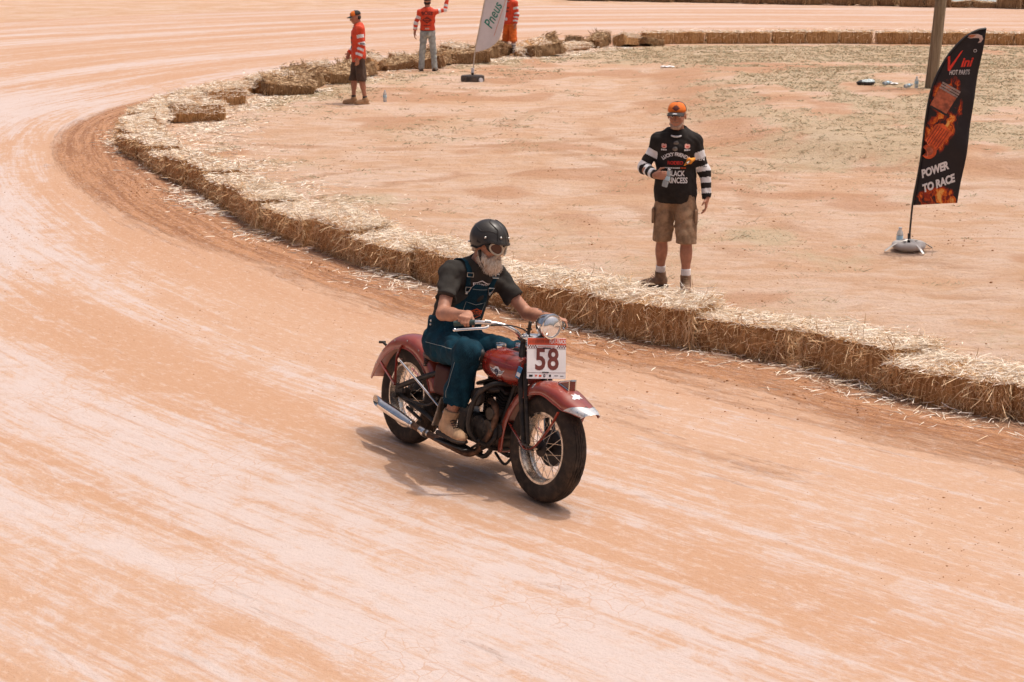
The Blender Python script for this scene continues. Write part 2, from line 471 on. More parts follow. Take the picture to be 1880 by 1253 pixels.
def grass_mask(x, y, s):
    g = fbm(x*.55+3, y*.4+8, 4); g2 = fbm(x*1.7, y*.9+4, 3)
    right = sstep(x, 2.0, 6.5)*sstep(y, 21.5, 27)
    far = sstep(y, 41, 49)*sstep(x, .5, 4)
    m = sstep(g*.6+g2*.4+.16*right+.10*far, .49, .66)*(.40+.60*np.maximum(right, far))
    edge = np.exp(-((s-1.5)/1.1)**2)*sstep(y, 30, 36)*sstep(g2, .3, .6)
    m = np.maximum(m, .9*edge)
    for px, py, rx, ry, a in ((-1.9,22.2,.9,.7,.8),(-1.2,21.6,.6,.5,.7),(2.75,19.6,.85,.8,1.),(3.45,18.4,.6,.5,.8),(-4.6,27.4,.7,.9,.8),(2.1,20.4,1.1,.5,.7),(3.0,17.9,.9,.4,.6),(-3.4,25.8,1.,1.,.5),(5.4,22.5,.9,.5,.6)):
        m = np.maximum(m, a*np.exp(-((x-px)/rx)**2-((y-py)/ry)**2)*sstep(g2, .25, .55))
    return np.clip(m*sstep(s, .5, 1.2), 0, 1)
xs = axis_pts(-32, 32, .2, [2,6,14,30,70,160,400,900]); ys = axis_pts(4, 96, .2, [2,6,14,30,70,160,400,900])
GX, GY = np.meshgrid(xs, ys, indexing='ij'); gx, gy = GX.ravel(), GY.ravel()
gs, gt = track_coords(gx, gy); ts_, tt_ = tex_coords(gx, gy)
outer = 24.5+1.5*np.sin(gt*.13)                                    # width of the track
gzv = hz(gx, gy, gs)
# low earth berm outside the far side of the track
gm = grass_mask(gx, gy, gs)
bend = sstep(gt, 18, 24)*(1-sstep(gt, 34, 41))
loose = np.clip(np.exp(-((gs+.70)/.50)**2)*.85+bend*sstep(gs, -1.75, -.85)*sstep(-gs, .1, .5)*1.25+np.exp(-((gs+2.5-.03*gt)/.42)**2)*.28*sstep(fbm(gt*.35, gs*.8, 3), .40, .58)*(1-sstep(gt, 13, 17)), 0, 1)*(gs < .4)
loose *= .55+.7*fbm(gs*1.4, gt*.35, 3)
pbias = bend*sstep(-gs, 1.8, 3.0)*(1-sstep(-gs, 10, 14))*.095+(1-sstep(gt, 15, 20))*(-.045*sstep(gs, -3.4, -2.4)+.045*np.exp(-((gs+5.2)/1.1)**2)-.015*sstep(-gs, 6.5, 8))
redd = sstep(fbm(gx*.5+20, gy*.5, 4), .48, .66)*(gs > 0)
bk = bank(gx, gy); redd = np.maximum(redd, np.clip(4*bk*(1-bk), 0, 1)*.9)
nx, ny = len(xs), len(ys)
ii, jj = np.meshgrid(np.arange(nx-1), np.arange(ny-1), indexing='ij'); a = (ii*ny+jj).ravel()
FQ = np.stack([a, a+ny, a+ny+1, a+1], 1)
fs = gs[FQ].mean(1); fo = outer[FQ].mean(1); ft = gt[FQ].mean(1)
cls = np.where(fs > 0, 1, np.where(fs > -fo, 0, 2))
def sheet(name, sel, m):
    f = FQ[sel]; u, inv = np.unique(f, return_inverse=True); V = np.stack([gx[u], gy[u], gzv[u]], 1)
    o = link_mesh(name, V, inv.reshape(-1,4), m, None, None, True, 180); tag(o, kind='structure')
    me = o.data
    def at_(n, ty, d):
        t = me.attributes.new(n, ty, 'POINT'); t.data.foreach_set('vector' if ty == 'FLOAT_VECTOR' else 'value', np.ascontiguousarray(d, dtype=np.float32).ravel())
    at_('track', 'FLOAT_VECTOR', np.stack([ts_[u], tt_[u], 0*gs[u]], 1)); at_('loose', 'FLOAT', loose[u]); at_('grass', 'FLOAT', gm[u]); at_('red', 'FLOAT', redd[u]); at_('palebias', 'FLOAT', pbias[u])
    return o
# --- track material: baked orange clay polished pale along the racing line
def dirt_track_material():
    s = NT('packed_clay_track'); tr = s.attr('track').outputs['Vector']; o = s.obj()
    ORANGE = (.49,.265,.145); PALE = (.580,.490,.462); DEEP = (.30,.120,.046)
    v1 = s.scalevec(tr, (.7,.075,1)); v2 = s.scalevec(tr, (5.,1.1,1)); v3 = s.scalevec(tr, (16,6.5,1)); v4 = s.scalevec(tr, (40,14,1))
    n1 = s.noise(v1, 1., 4, .6, .4); n2 = s.noise(v2, 1., 6, .68, .6); n3 = s.noise(v3, 1., 6, .72, .5); n4 = s.noise(v4, 1., 4, .7)
    st1 = s.noise(s.scalevec(tr, (9,.33,1)), 1., 4, .6, .25); st2 = s.noise(s.scalevec(tr, (27,1.3,1)), 1., 4, .65, .3)
    mott = s.noise(s.scalevec(tr, (5.5,3.4,1)), 1., 9, .76, .9)
    sm = lambda *q: q[0] if len(q) == 1 else s.math('ADD', q[0], sm(*q[1:]))
    m = sm(s.math('MULTIPLY', n1, .34), s.math('MULTIPLY', st1, .24), s.math('MULTIPLY', st2, .12), s.math('MULTIPLY', mott, .28), s.math('MULTIPLY', n2, .10))
    m = s.math('ADD', m, s.attr('palebias').outputs['Fac']); pale = s.ramp(m, .515, .625)
    broad = s.ramp(n1, .35, .65)
    base = s.mix(broad, (.500,.288,.175), (.530,.335,.225))
    col = s.mix(s.math('MULTIPLY', pale, .88), base, PALE)
    dk = s.ramp(s.noise(s.scalevec(tr, (14,.6,1)), 1., 5, .65, .2), .58, .72, 0, .45); col = s.mix(dk, col, (.43,.215,.11))
    # crackle where the polished skin has dried
    wv = s.n('ShaderNodeVectorMath', operation='ADD'); nz = s.n('ShaderNodeTexNoise'); nz.inputs['Scale'].default_value = 3.; s.l(o, nz.inputs['Vector'])
    sc = s.n('ShaderNodeVectorMath', operation='SCALE'); s.l(nz.outputs['Color'], sc.inputs[0]); sc.inputs['Scale'].default_value = .22
    s.l(o, wv.inputs[0]); s.l(sc.outputs[0], wv.inputs[1])
    vo = s.n('ShaderNodeTexVoronoi', feature='DISTANCE_TO_EDGE'); vo.inputs['Scale'].default_value = 8.; s.l(wv.outputs[0], vo.inputs['Vector'])
    crack = s.ramp(vo.outputs['Distance'], .008, .04, 1., 0.)
    patch = s.ramp(s.noise(o, .9, 3, .5), .50, .60)
    crack = s.math('MULTIPLY', s.math('MULTIPLY', crack, patch), s.math('MULTIPLY', pale, .5))
    col = s.mix(crack, col, ORANGE)
    # grey rubber scuffs
    v5 = s.scalevec(tr, (3.2,.35,1)); g = s.ramp(s.noise(v5, 1.7, 5, .6, .3), .66, .76, 0, .38)
    col = s.mix(s.math('MULTIPLY', g, pale), col, (.36,.30,.27))
    # loose soil
    lo = s.attr('loose').outputs['Fac']; lm = s.ramp(s.math('ADD', lo, sm(s.math('MULTIPLY', s.math('SUBTRACT', n3, .5), .6), s.math('MULTIPLY', s.math('SUBTRACT', n2, .5), .9), s.math('MULTIPLY', s.math('SUBTRACT', st1, .5), .8))), .16, .60)
    soil = s.mix(s.ramp(sm(s.math('MULTIPLY', st1, .4), s.math('MULTIPLY', st2, .3), s.math('MULTIPLY', n3, .3)), .42, .58), (.26,.100,.037), (.49,.240,.115))
    col = s.mix(s.math('MULTIPLY', lm, .92), col, soil)
    # crumbs
    sp = s.noise(s.scalevec(tr, (34,17,1)), 1., 3, .6); spm = s.math('MULTIPLY', s.ramp(sp, .66, .71), s.ramp(s.math('ADD', s.noise(v2, 1.3, 3), s.math('MULTIPLY', lm, .22)), .52, .68, .05, .8))
    col = s.mix(spm, col, (.24,.095,.038))
    fine = s.noise(o, 55, 4, .7)
    col = s.mix(s.ramp(fine, .25, .75, .0, .22), col, s.mix(.5, col, (.60,.46,.37)))
    gr_ = s.noise(o, 30, 6, .8); col = s.mix(s.ramp(gr_, .30, .48, .42, 0.), col, s.mix(.5, col, (.30,.13,.06))); gr2 = s.noise(s.scalevec(tr, (22,9,1)), 1., 6, .8, .4); col = s.mix(s.ramp(gr2, .50, .68, 0., .45), col, (.64,.53,.47))
    s.set(Base_Color=col, Roughness=.92, Specular_IOR_Level=.18)
    h = s.math('ADD', s.math('MULTIPLY', fine, .5), s.math('ADD', s.math('MULTIPLY', n4, .5), s.math('MULTIPLY', s.noise(o, 14, 5, .7), s.math('ADD', .5, s.math('MULTIPLY', lm, 3.)))))
    s.bump(h, .8, .016)
    return s.m
def infield_material():
    s = NT('trampled_infield_dirt'); o = s.obj(); tr = s.attr('track').outputs['Vector']
    n1 = s.noise(o, .55, 6, .62, .4); n2 = s.noise(s.scalevec(o, (1.0,2.2,1)), 1.6, 6, .68, .5); n3 = s.noise(o, 9, 6, .7); n4 = s.noise(o, 48, 4, .7)
    col = s.mix(s.ramp(s.math('ADD', s.math('MULTIPLY', n1, .5), s.math('MULTIPLY', n2, .5)), .40, .62), (.55,.335,.205), (.635,.465,.360))
    rd = s.attr('red').outputs['Fac']; rm = s.ramp(s.math('ADD', s.math('MULTIPLY', rd, .6), s.math('MULTIPLY', n2, .6)), .52, .86)
    col = s.mix(s.math('MULTIPLY', rm, .62), col, s.mix(n3, (.36,.16,.07), (.52,.27,.14)))
    P_ = s.n('ShaderNodeSeparateXYZ'); s.l(o, P_.inputs[0])
    for cx, cy, rr, wd in ((7.0,30.5,5.6,.16),(7.0,30.5,7.1,.16),(3.0,19.5,6.2,.13),(3.0,19.5,7.6,.13),(-2.,33.,5.2,.14),(9.,22.,6.,.14),(9.,22.,7.4,.14)):
        dx = s.math('SUBTRACT', P_.outputs['X'], cx); dy = s.math('SUBTRACT', P_.outputs['Y'], cy); dd = s.math('SQRT', s.math('ADD', s.math('MULTIPLY', dx, dx), s.math('MULTIPLY', dy, dy)))
        ln = s.ramp(s.math('ABSOLUTE', s.math('ADD', s.math('SUBTRACT', dd, rr), s.math('MULTIPLY', s.math('SUBTRACT', n2, .5), .9))), wd*.4, wd*1.6, 1., 0.)
        col = s.mix(s.math('MULTIPLY', s.math('MULTIPLY', ln, s.ramp(n1, .42, .58)), .6), col, s.mix(n3, (.36,.17,.08), (.50,.29,.16)))
    gr = s.attr('grass').outputs['Fac']; gmk = s.ramp(s.math('ADD', gr, s.math('SUBTRACT', n3, .55)), .15, .8)
    col = s.mix(s.math('MULTIPLY', gmk, .72), col, s.mix(n2, (.43,.355,.225), (.56,.44,.295)))
    sp = s.ramp(s.noise(o, 15, 5, .75), .58, .70); col = s.mix(s.math('MULTIPLY', sp, .42), col, (.36,.19,.095))
    sp2 = s.math('MULTIPLY', s.ramp(s.noise(o, 4.5, 6, .75, .6), .55, .68), s.ramp(n1, .40, .60, .25, 1.)); col = s.mix(s.math('MULTIPLY', sp2, .5), col, s.mix(n3, (.40,.22,.115), (.50,.33,.20)))
    col = s.mix(s.ramp(n4, .3, .75, 0, .25), col, s.mix(.5, col, (.68,.53,.45)))
    gr_ = s.noise(o, 22, 6, .8); col = s.mix(s.ramp(gr_, .30, .48, .5, 0.), col, s.mix(.55, col, (.28,.13,.06)))
    s.set(Base_Color=col, Roughness=.95, Specular_IOR_Level=.15)
    s.bump(s.math('ADD', s.math('MULTIPLY', n3, 1.2), s.math('ADD', s.math('MULTIPLY', n4, .35), s.math('MULTIPLY', s.noise(o, 3.5, 5, .6), 1.4))), 1., .045)
    return s.m
MT_TRACK = dirt_track_material(); MT_IN = infield_material()
sheet('race_track', cls == 0, MT_TRACK); sheet('infield', cls == 1, MT_IN); sheet('outer_ground', cls == 2, MT_IN)
# grey service road behind the outer bales
m = NT('grey_gravel'); o_ = m.obj(); m.set(Base_Color=m.mix(m.noise(o_, 1.5, 5), (.30,.31,.30), (.44,.44,.42)), Roughness=.95); m.bump(m.noise(o_, 30, 4), .4, .01)
rb = MB(); rb.grid(lambda u, v: A(8+u*60, 84.0-u*18+v*9-.0, .06), 30, 4); tag(rb.build('service_road', m.m, None, True, 180), kind='structure')

# ================================================================== STRAW BALES
def strand_mesh(P, Dr, L, W, bend, r):
    """thin bent straws: P start, Dr direction, L length, W width"""
    n = len(P); Dr = Dr/np.linalg.norm(Dr, axis=1)[:,None]; q = r.normal(size=(n,3)); q -= (q*Dr).sum(1)[:,None]*Dr; q /= np.linalg.norm(q, axis=1)[:,None]
    p2 = np.cross(Dr, q); M = P+Dr*(L*.5)[:,None]+p2*(L*bend*r.uniform(-1,1,n))[:,None]; Eb = P+Dr*L[:,None]*.97
    w2 = q*(W*.5)[:,None]
    V = np.stack([P-w2, P+w2, M-w2, M+w2, Eb-w2*.5, Eb+w2*.5], 1).reshape(-1,3); b = np.arange(n)*6
    F = np.stack([np.stack([b,b+1,b+3,b+2],1), np.stack([b+2,b+3,b+5,b+4],1)],1).reshape(-1,4)
    return V, F
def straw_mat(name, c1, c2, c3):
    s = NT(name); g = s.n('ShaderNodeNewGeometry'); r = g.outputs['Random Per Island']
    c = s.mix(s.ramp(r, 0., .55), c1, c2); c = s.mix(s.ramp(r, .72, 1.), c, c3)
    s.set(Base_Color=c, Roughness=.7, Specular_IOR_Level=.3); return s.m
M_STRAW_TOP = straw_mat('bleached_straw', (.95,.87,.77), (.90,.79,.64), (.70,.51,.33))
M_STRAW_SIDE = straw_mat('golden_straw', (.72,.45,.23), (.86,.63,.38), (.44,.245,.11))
M_STRAW_OLD = straw_mat('old_straw', (.48,.31,.165), (.64,.45,.27), (.20,.11,.055))
def core_mat(name, a, b, c):
    s = NT(name); o = s.obj(); n = s.noise(s.scalevec(o, (26,26,5)), 1., 6, .7, .6); n2 = s.noise(s.scalevec(o, (5,5,3)), 1., 4, .6)
    col = s.mix(s.ramp(n, .32, .68), a, b); col = s.mix(s.ramp(n2, .55, .75, 0, .6), col, c)
    s.set(Base_Color=col, Roughness=.9, Specular_IOR_Level=.1); s.bump(n, 1., .02); return s.m
M_CORE = core_mat('packed_straw', (.28,.14,.056), (.60,.36,.17), (.38,.20,.085))
M_CORE_OLD = core_mat('packed_old_straw', (.15,.085,.045), (.38,.245,.13), (.20,.11,.055))
def make_bale(seed, L=.98, W=.48, H=.37, n_top=900, n_side=800, w=.0052, old=False, sag=.0, spill=0.):
    r = np.random.default_rng(seed); mb = MB()
    def face(o, u, v, nu, nv):
        def f(a, b): return np.asarray(o)+np.asarray(u)*a+np.asarray(v)*b
        mb.grid(f, nu, nv)
    x, y = L/2, W/2
    face((-x,-y,0),(L,0,0),(0,0,H),16,6); face((x,y,0),(-L,0,0),(0,0,H),16,6); face((-x,y,0),(0,-W,0),(0,0,H),8,6); face((x,-y,0),(0,W,0),(0,0,H),8,6); face((-x,-y,H),(L,0,0),(0,W,0),16,8)
    V = np.array(mb.V); c = A(0,0,H*.45); q = (V-c)/A(x,y,H*.55); rr = np.maximum(np.abs(q).max(1),1e-6); rad = np.linalg.norm(q,axis=1)
    f = 1-.16*np.clip(rad/rr-1, 0, 1); V = c+(V-c)*f[:,None]
    d = fbm(V[:,0]*6+seed*3+V[:,2]*2, V[:,1]*6+V[:,2]*5, 3)-.5; V += unit(A(1,0,0))*0+((V-c)/np.linalg.norm(V-c,axis=1)[:,None])*(d*.085)[:,None]
    V[:,2] -= sag*np.cos(V[:,0]/x*1.2)*(V[:,2]/H); V[:,2] = np.maximum(V[:,2], -.02)
    core = link_mesh('bale_core', V, mb.F, M_CORE_OLD if old else M_CORE, None, None, True, 60)
    # straws
    n = n_top; P = np.stack([r.uniform(-x*1.03,x*1.03,n), r.uniform(-y*(1.05+spill),y*.97,n), H*.95+r.exponential(.018,n)], 1)
    over = np.clip(np.abs(P[:,1])/y-1, 0, 1); P[:,2] -= over*.30
    a = r.uniform(0, 2*PI, n); D = np.stack([np.cos(a), np.sin(a), r.normal(.02,.13,n)], 1); Ls = r.gamma(4, .019, n)+.025
    P[:,:2] -= D[:,:2]*Ls[:,None]*.5; P[:,2] -= sag*np.cos(P[:,0]/x*1.2)
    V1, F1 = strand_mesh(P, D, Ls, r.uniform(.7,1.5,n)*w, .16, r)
    n = n_side; sd = r.choice(4, n, p=[.2,.56,.12,.12]); h = r.uniform(.01, H*.97, n); u = r.uniform(-1,1,n)
    P = np.stack([np.where(sd < 2, u*x, np.where(sd == 2, x, -x)), np.where(sd == 0, -y, np.where(sd == 1, y, u*y)), h], 1)
    N = np.stack([np.where(sd < 2, 0, np.where(sd == 2, 1, -1)), np.where(sd == 0, -1, np.where(sd == 1, 1, 0)), 0*h], 1).astype(float)
    P -= N*.035
    D = N*r.uniform(.06,.45,n)[:,None]+np.stack([r.normal(0,.45,n)*(sd<2), r.normal(0,.45,n)*(sd>1), r.normal(-.5,.7,n)], 1); Ls = r.gamma(4, .021, n)+.025
    Ls = np.minimum(Ls, np.where(D[:,2] < 0, (P[:,2]+.01)/np.maximum(-D[:,2]/np.linalg.norm(D,axis=1), .05), 9))
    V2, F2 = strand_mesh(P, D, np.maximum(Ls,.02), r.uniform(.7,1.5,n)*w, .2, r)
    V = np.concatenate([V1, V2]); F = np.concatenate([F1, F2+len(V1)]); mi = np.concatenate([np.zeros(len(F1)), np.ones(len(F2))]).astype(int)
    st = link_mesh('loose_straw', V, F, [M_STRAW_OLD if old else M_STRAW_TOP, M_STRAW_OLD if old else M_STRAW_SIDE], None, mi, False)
    cm, sm = core.data, st.data; bpy.data.objects.remove(core); bpy.data.objects.remove(st)
    return cm, sm
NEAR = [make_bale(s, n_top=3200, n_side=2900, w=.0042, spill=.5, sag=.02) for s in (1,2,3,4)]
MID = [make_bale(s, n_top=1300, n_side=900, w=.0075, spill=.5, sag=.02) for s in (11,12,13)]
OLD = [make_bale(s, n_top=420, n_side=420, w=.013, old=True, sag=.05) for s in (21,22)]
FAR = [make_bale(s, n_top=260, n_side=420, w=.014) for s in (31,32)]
def bale(variant, x, y, yaw, label, group, tilt=(0,0), sc=(1,1,1), z=None):
    z = hz1(x, y) if z is None else z
    M = Matrix.Translation((x, y, z-.012)) @ Matrix.Rotation(yaw, 4, 'Z') @ Matrix.Rotation(tilt[0], 4, 'X') @ Matrix.Rotation(tilt[1], 4, 'Y') @ Matrix.Diagonal((*sc, 1))
    e = empty('straw_bale', M, label, 'straw bale', group)
    share('bale_core', variant[0], e); tag(share('loose_straw', variant[1], e), kind='stuff')
    return e
def path_at(t):
    i = int(np.clip(np.searchsorted(PS, t), 0, len(PS)-1)); return PATH[i], math.atan2(PT[i,1], PT[i,0])
t_of = lambda x, y: float(track_coords(np.array([x]), np.array([y]))[1][0])
rb_ = random.Random(5)
t = t_of(4.75, 11.05); t_end = t_of(-5.2, 25.9); k = 0
while t < t_end:
    p, a = path_at(t); v = NEAR[k % 4] if k < 13 else MID[k % 3]
    bale(v, p[0]+rb_.uniform(-.07,.07), p[1]+rb_.uniform(-.07,.07), a+rb_.uniform(-.13,.13), f'straw bale of the near row, {ORD[k]} from the right edge of the picture',
         'straw bales of the near row', (rb_.uniform(-.05,.05), rb_.uniform(-.03,.03)), (rb_.uniform(.99,1.05), rb_.uniform(.92,1.12), rb_.uniform(.78,1.12)))
    t += rb_.uniform(.95, 1.0)+(.10 if k % 4 == 2 else 0); k += 1
# the bend: bales laid loosely, pushed outwards, two deep
k = 0; t_end = t_of(-5.6, 37.0)
while t < t_end:
    p, a = path_at(t); n = A(math.sin(a), -math.cos(a))
    bale(MID[k % 3], p[0]-n[0]*.12, p[1]-n[1]*.12, a+rb_.uniform(-.25,.25), f'bleached straw bale on the bend, {ORD[k]} along the curve from the near row', 'straw bales round the bend',
         (rb_.uniform(-.12,.12), rb_.uniform(-.08,.08)), (1.05, 1.15, rb_.uniform(.7,.95)))
    t += rb_.uniform(.9, 1.1); k += 1
bale(MID[0], -5.72, 31.75, .25, 'straw bale with its cut end facing the infield at the bend, the nearer of two', 'bales turned end on at the bend', (0,.04), (1,1.05,1))
bale(MID[1], -5.72, 34.7, .5, 'straw bale with its cut end facing the infield at the bend, the farther of two', 'bales turned end on at the bend', (0,-.05), (.9,.95,1))
# collapsed bales along the back of the bend
k = 0; t_end = t_of(4.3, 52.9)
while t < t_end:
    p, a = path_at(t); n = A(math.sin(a), -math.cos(a)); j = rb_.uniform(-.35,.7)
    bale(OLD[k % 2] if k % 3 else MID[k % 3], p[0]+n[0]*j, p[1]+n[1]*j, a+rb_.uniform(-.5,.5), f'slumped brown straw bale of the broken far row, {ORD[k]} from the bend', 'collapsed straw bales of the far row',
         (rb_.uniform(-.4,.4), rb_.uniform(-.35,.35)), (rb_.uniform(.7,1.2), rb_.uniform(.9,1.3), rb_.uniform(.6,1.2)))
    t += rb_.uniform(.72, .95); k += 1
for k, (x, y, yw) in enumerate([(-4.75,36.9,.4),(-4.45,37.35,1.0),(-3.9,39.6,.5),(-2.2,43.9,.3),(-1.1,45.6,.2),(.9,47.9,.6)]):
    bale(OLD[k % 2], x, y, yw, ['dark tumbled bale left of the man in red, lying nearest the bend','dark tumbled bale rolled against its neighbour left of the man in red','flattened brown bale just behind the man in red shorts side','dark broken bale behind the man in jeans','brown broken bale right of the man in jeans','dark broken bale beside the man in orange shorts'][k],
         'tumbled bales on the infield side', (rb_.uniform(-.3,.3), rb_.uniform(-.3,.3)), (1.1,1.2,1.0))
k = 0; t_end = t_of(19.5, 51.9)
while t < t_end:
    p, a = path_at(t)
    bale(FAR[k % 2], p[0], p[1], a, f'neat straw bale in the straight far row, {ORD[k]} from its left end', 'neat straw bales of the far row', (0,0), (1.02,1,rb_.uniform(.95,1.05)))
    t += 1.0; k += 1
# outer edge of the far straight
for k in range(26):
    x = 3.2+k*.96; y = 84.6-.48*(x-3.2)*.95+rb_.uniform(-.3,.3)
    gap = 18.9 < x < 20.6
    bale(OLD[k % 2], x, y, -.43+rb_.uniform(-.3,.3), f'rough dark bale on the outer far track edge, {ORD[k]} from the left', 'dark bales on the outer track edge', (rb_.uniform(-.1,.1), rb_.uniform(-.1,.1)), (1.15,1.3,.8 if gap else rb_.uniform(1.5,2.6)))

# ---- loose straw on the ground beside the bales
def litter():
    r = np.random.default_rng(77); n = 24000; tt = r.uniform(t_of(5.0,10.8), t_of(3,51.8), n)
    near = tt < t_of(-5.6,37); side = r.choice([-1,1], n, p=[.30,.70]); clump = fbm(tt*.9, side*3.+5, 3)
    keep = r.random(n) < sstep(clump, .33, .62)+.12; tt = tt[keep]; side = side[keep]; n = len(tt)
    i = np.clip(np.searchsorted(PS, tt), 0, len(PS)-1); d = .24+np.abs(r.normal(0,.22,n))+(side > 0)*np.abs(r.normal(0,.45,n))
    bendm = sstep(tt, 18, 22)*(1-sstep(tt, 34, 38)); d += bendm*np.abs(r.normal(0,.3,n))*(side > 0)
    nx_ = PT[i,1]*side; ny_ = -PT[i,0]*side; X = PATH[i,0]+nx_*d; Y = PATH[i,1]+ny_*d
    Z = hz(X, Y)+.006+np.maximum(0, .05*(1-(d-.24)/.3))*r.random(n)
    a = r.uniform(0,2*PI,n); D = np.stack([np.cos(a), np.sin(a), r.normal(.0,.1,n)], 1); dist = np.hypot(X, Y)
    L = r.gamma(4,.024,n)+.025; V, F = strand_mesh(np.stack([X,Y,Z],1)-D*L[:,None]*.5, D, L, np.clip(dist*.00042,.0045,.016)*r.uniform(.7,1.4,n), .12, r)
    V[:,2] = np.maximum(V[:,2], hz(V[:,0], V[:,1])+.003)
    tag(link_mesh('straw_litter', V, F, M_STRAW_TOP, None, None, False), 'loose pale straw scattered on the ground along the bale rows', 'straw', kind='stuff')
litter()
# ---- dry grass of the infield
def dry_grass():
    r = np.random.default_rng(99); n = 60000; X = r.uniform(-7, 17, n); Y = 12.5+41*r.random(n)**.8; s, _ = track_coords(X, Y)
    ok = (s > .5) & (np.abs(X) < Y*.31+.6); X, Y, s = X[ok], Y[ok], s[ok]; g = grass_mask(X, Y, s)
    ok = r.random(len(X)) < (g**1.3*.55+.012); cx, cy = X[ok], Y[ok]; m = r.integers(5, 22, len(cx)); rad = np.repeat(r.uniform(.03,.15,len(cx)), m); tone = np.repeat(r.random(len(cx)), m)
    X = np.repeat(cx, m); Y = np.repeat(cy, m); n = len(X); a = r.uniform(0,2*PI,n); q = np.sqrt(r.random(n))*rad; X = X+q*np.cos(a)*1.5; Y = Y+q*np.sin(a)
    Z = hz(X, Y); a = r.uniform(0,2*PI,n); D = np.stack([np.cos(a), np.sin(a), r.uniform(.1,.7,n)], 1); L = r.gamma(3,.012,n)+.015
    V, F = strand_mesh(np.stack([X,Y,Z-.004],1), D, L, np.clip(Y*.00026,.004,.011)*r.uniform(.6,1.3,n), .15, r)
    mi = np.repeat((r.random(n)*.5+tone*.5 < .46).astype(int), 2)
    mg = straw_mat('dry_grass_blades', (.56,.42,.26), (.66,.51,.35), (.38,.24,.13)); mg2 = straw_mat('grey_green_grass_blades', (.40,.375,.24), (.50,.45,.31), (.30,.27,.16))
    tag(link_mesh('dry_grass', V, F, [mg, mg2], None, mi, False), 'sparse dry grass growing in patches on the infield', 'grass', kind='stuff')
    print('grass', n)
dry_grass()
# ---- clods of earth
def clods():
    r = np.random.default_rng(41); ico = MB(); ico.ell((0,0,0),(1,1,.7),None,5,3); U = np.array(ico.V); FU = [f for f in ico.F]
    n = 22000; tt = r.uniform(0, t_of(-6.2,35), n); i = np.clip(np.searchsorted(PS, tt), 0, len(PS)-1)
    k = r.random(n); bendm = sstep(tt, 17, 23)
    d = -np.where(k < .55, .32+np.abs(r.normal(0,.42,n)), np.where(k < .85, 2.5+r.normal(0,.45,n)+.02*tt, r.uniform(.3,3.3,n)))
    d = np.where(r.random(n) < .40, r.uniform(.6,10,n), d)
    ok = r.random(n) < sstep(fbm(tt*.8, d*1.5+8, 3), .42, .62)+.05; i, d = i[ok], d[ok]; n = len(d)
    X = PATH[i,0]+PT[i,1]*d; Y = PATH[i,1]-PT[i,0]*d; sz = np.clip(r.lognormal(-5.45,.45,n), .002, .013)*np.where(d < -1.6, .6, 1.)
    V = (U[None]*sz[:,None,None]*r.uniform(.7,1.3,(n,len(U),1))*np.stack([r.uniform(.8,1.5,n), r.uniform(.8,1.5,n), np.ones(n)],1)[:,None,:])
    V = V+np.stack([X, Y, hz(X,Y)+sz*.2], 1)[:,None,:]; F = (np.array(FU)[None]+(np.arange(n)*len(U))[:,None,None]).reshape(-1,4)
    m = mat('clay_crumbs', (.40,.18,.075), .95, var=.3, vscale=3, island=.5)
    tag(link_mesh('dirt_clods', V.reshape(-1,3), F, m, None, None, True, 60), 'crumbs and clods of orange clay thrown up beside the bales', 'dirt', kind='stuff')
clods()

# ================================================================== MOTORCYCLE (x forward, y left, z up, origin under the rear wheel)
HEAD = math.radians(-54.52); LEAN = math.radians(9.0); WB = 1.544; WR = .335
BIKE_M = Matrix.Translation((-.7216, 11.478, .002)) @ Matrix.Rotation(HEAD, 4, 'Z') @ Matrix.Rotation(-LEAN, 4, 'X')
bike = empty('motorcycle', BIKE_M, 'vintage dark red motorcycle with number plate 58 carrying the bearded rider', 'motorcycle')
RED = mat('oxide_red_paint', (.235,.018,.009), .22, var=.12, vscale=4, coat=1., dust=.09)
REDF = mat('faded_red_paint', (.275,.036,.018), .28, var=.14, vscale=5, coat=1., dust=.13)
CHROME = mat('chrome', (.78,.76,.73), .14, 1., var=.08, vscale=30, dust=.12)
OLDCHROME = mat('pitted_chrome', (.58,.52,.45), .24, 1., var=.35, vscale=30, dust=.14)
BLACK = mat('black_enamel', (.012,.010,.009), .42, var=.4, dust=.10, spec=.35)
IRON = mat('oily_iron', (.026,.020,.016), .5, .4, var=.5, vscale=20, dust=.12)
ALU = mat('dull_aluminium', (.42,.38,.33), .45, 1., var=.3, vscale=25, dust=.25)
DARKALU = mat('grimy_aluminium', (.10,.085,.07), .5, .9, var=.5, vscale=18, dust=.12)
RUST = mat('rusty_pipe', (.16,.085,.05), .65, .6, var=.55, vscale=18, bump=.4)
RUBBER = mat('dusty_tyre', (.040,.030,.023), .85, var=.3, vscale=5, dust=.16, bump=.3, bscale=90, spec=.25)
GRIP = mat('green_grip', (.03,.055,.05), .7)
LEATHER = mat('brown_leather', (.09,.04,.025), .5, var=.3, vscale=12)
WHITE = mat('white_print', (.74,.72,.72), .5, var=.06)
NAVY = mat('navy_print', (.02,.025,.07), .5)
PLATE_RED = mat('plate_red_print', (.60,.085,.035), .5, var=.08)
PLATE_BROWN = mat('plate_maroon_print', (.15,.032,.025), .5, var=.1)
BLACKPRINT = mat('black_print', (.018,.016,.016), .55)
LENSRED = mat('dark_red_lens', (.16,.012,.012), .12, coat=.8)
s_ = NT('headlight_glass'); o_ = s_.obj(); s_.set(Base_Color=(.80,.79,.77), Roughness=.10, Metallic=.75, Coat_Weight=1.0); s_.bump(s_.noise(s_.scalevec(o_, (1,60,4)), 1., 2), .12, .004); GLASS = s_.m
def arcpt(c, th, r, y=0): return A(c[0]+r*math.cos(th), y, c[1]+r*math.sin(th))
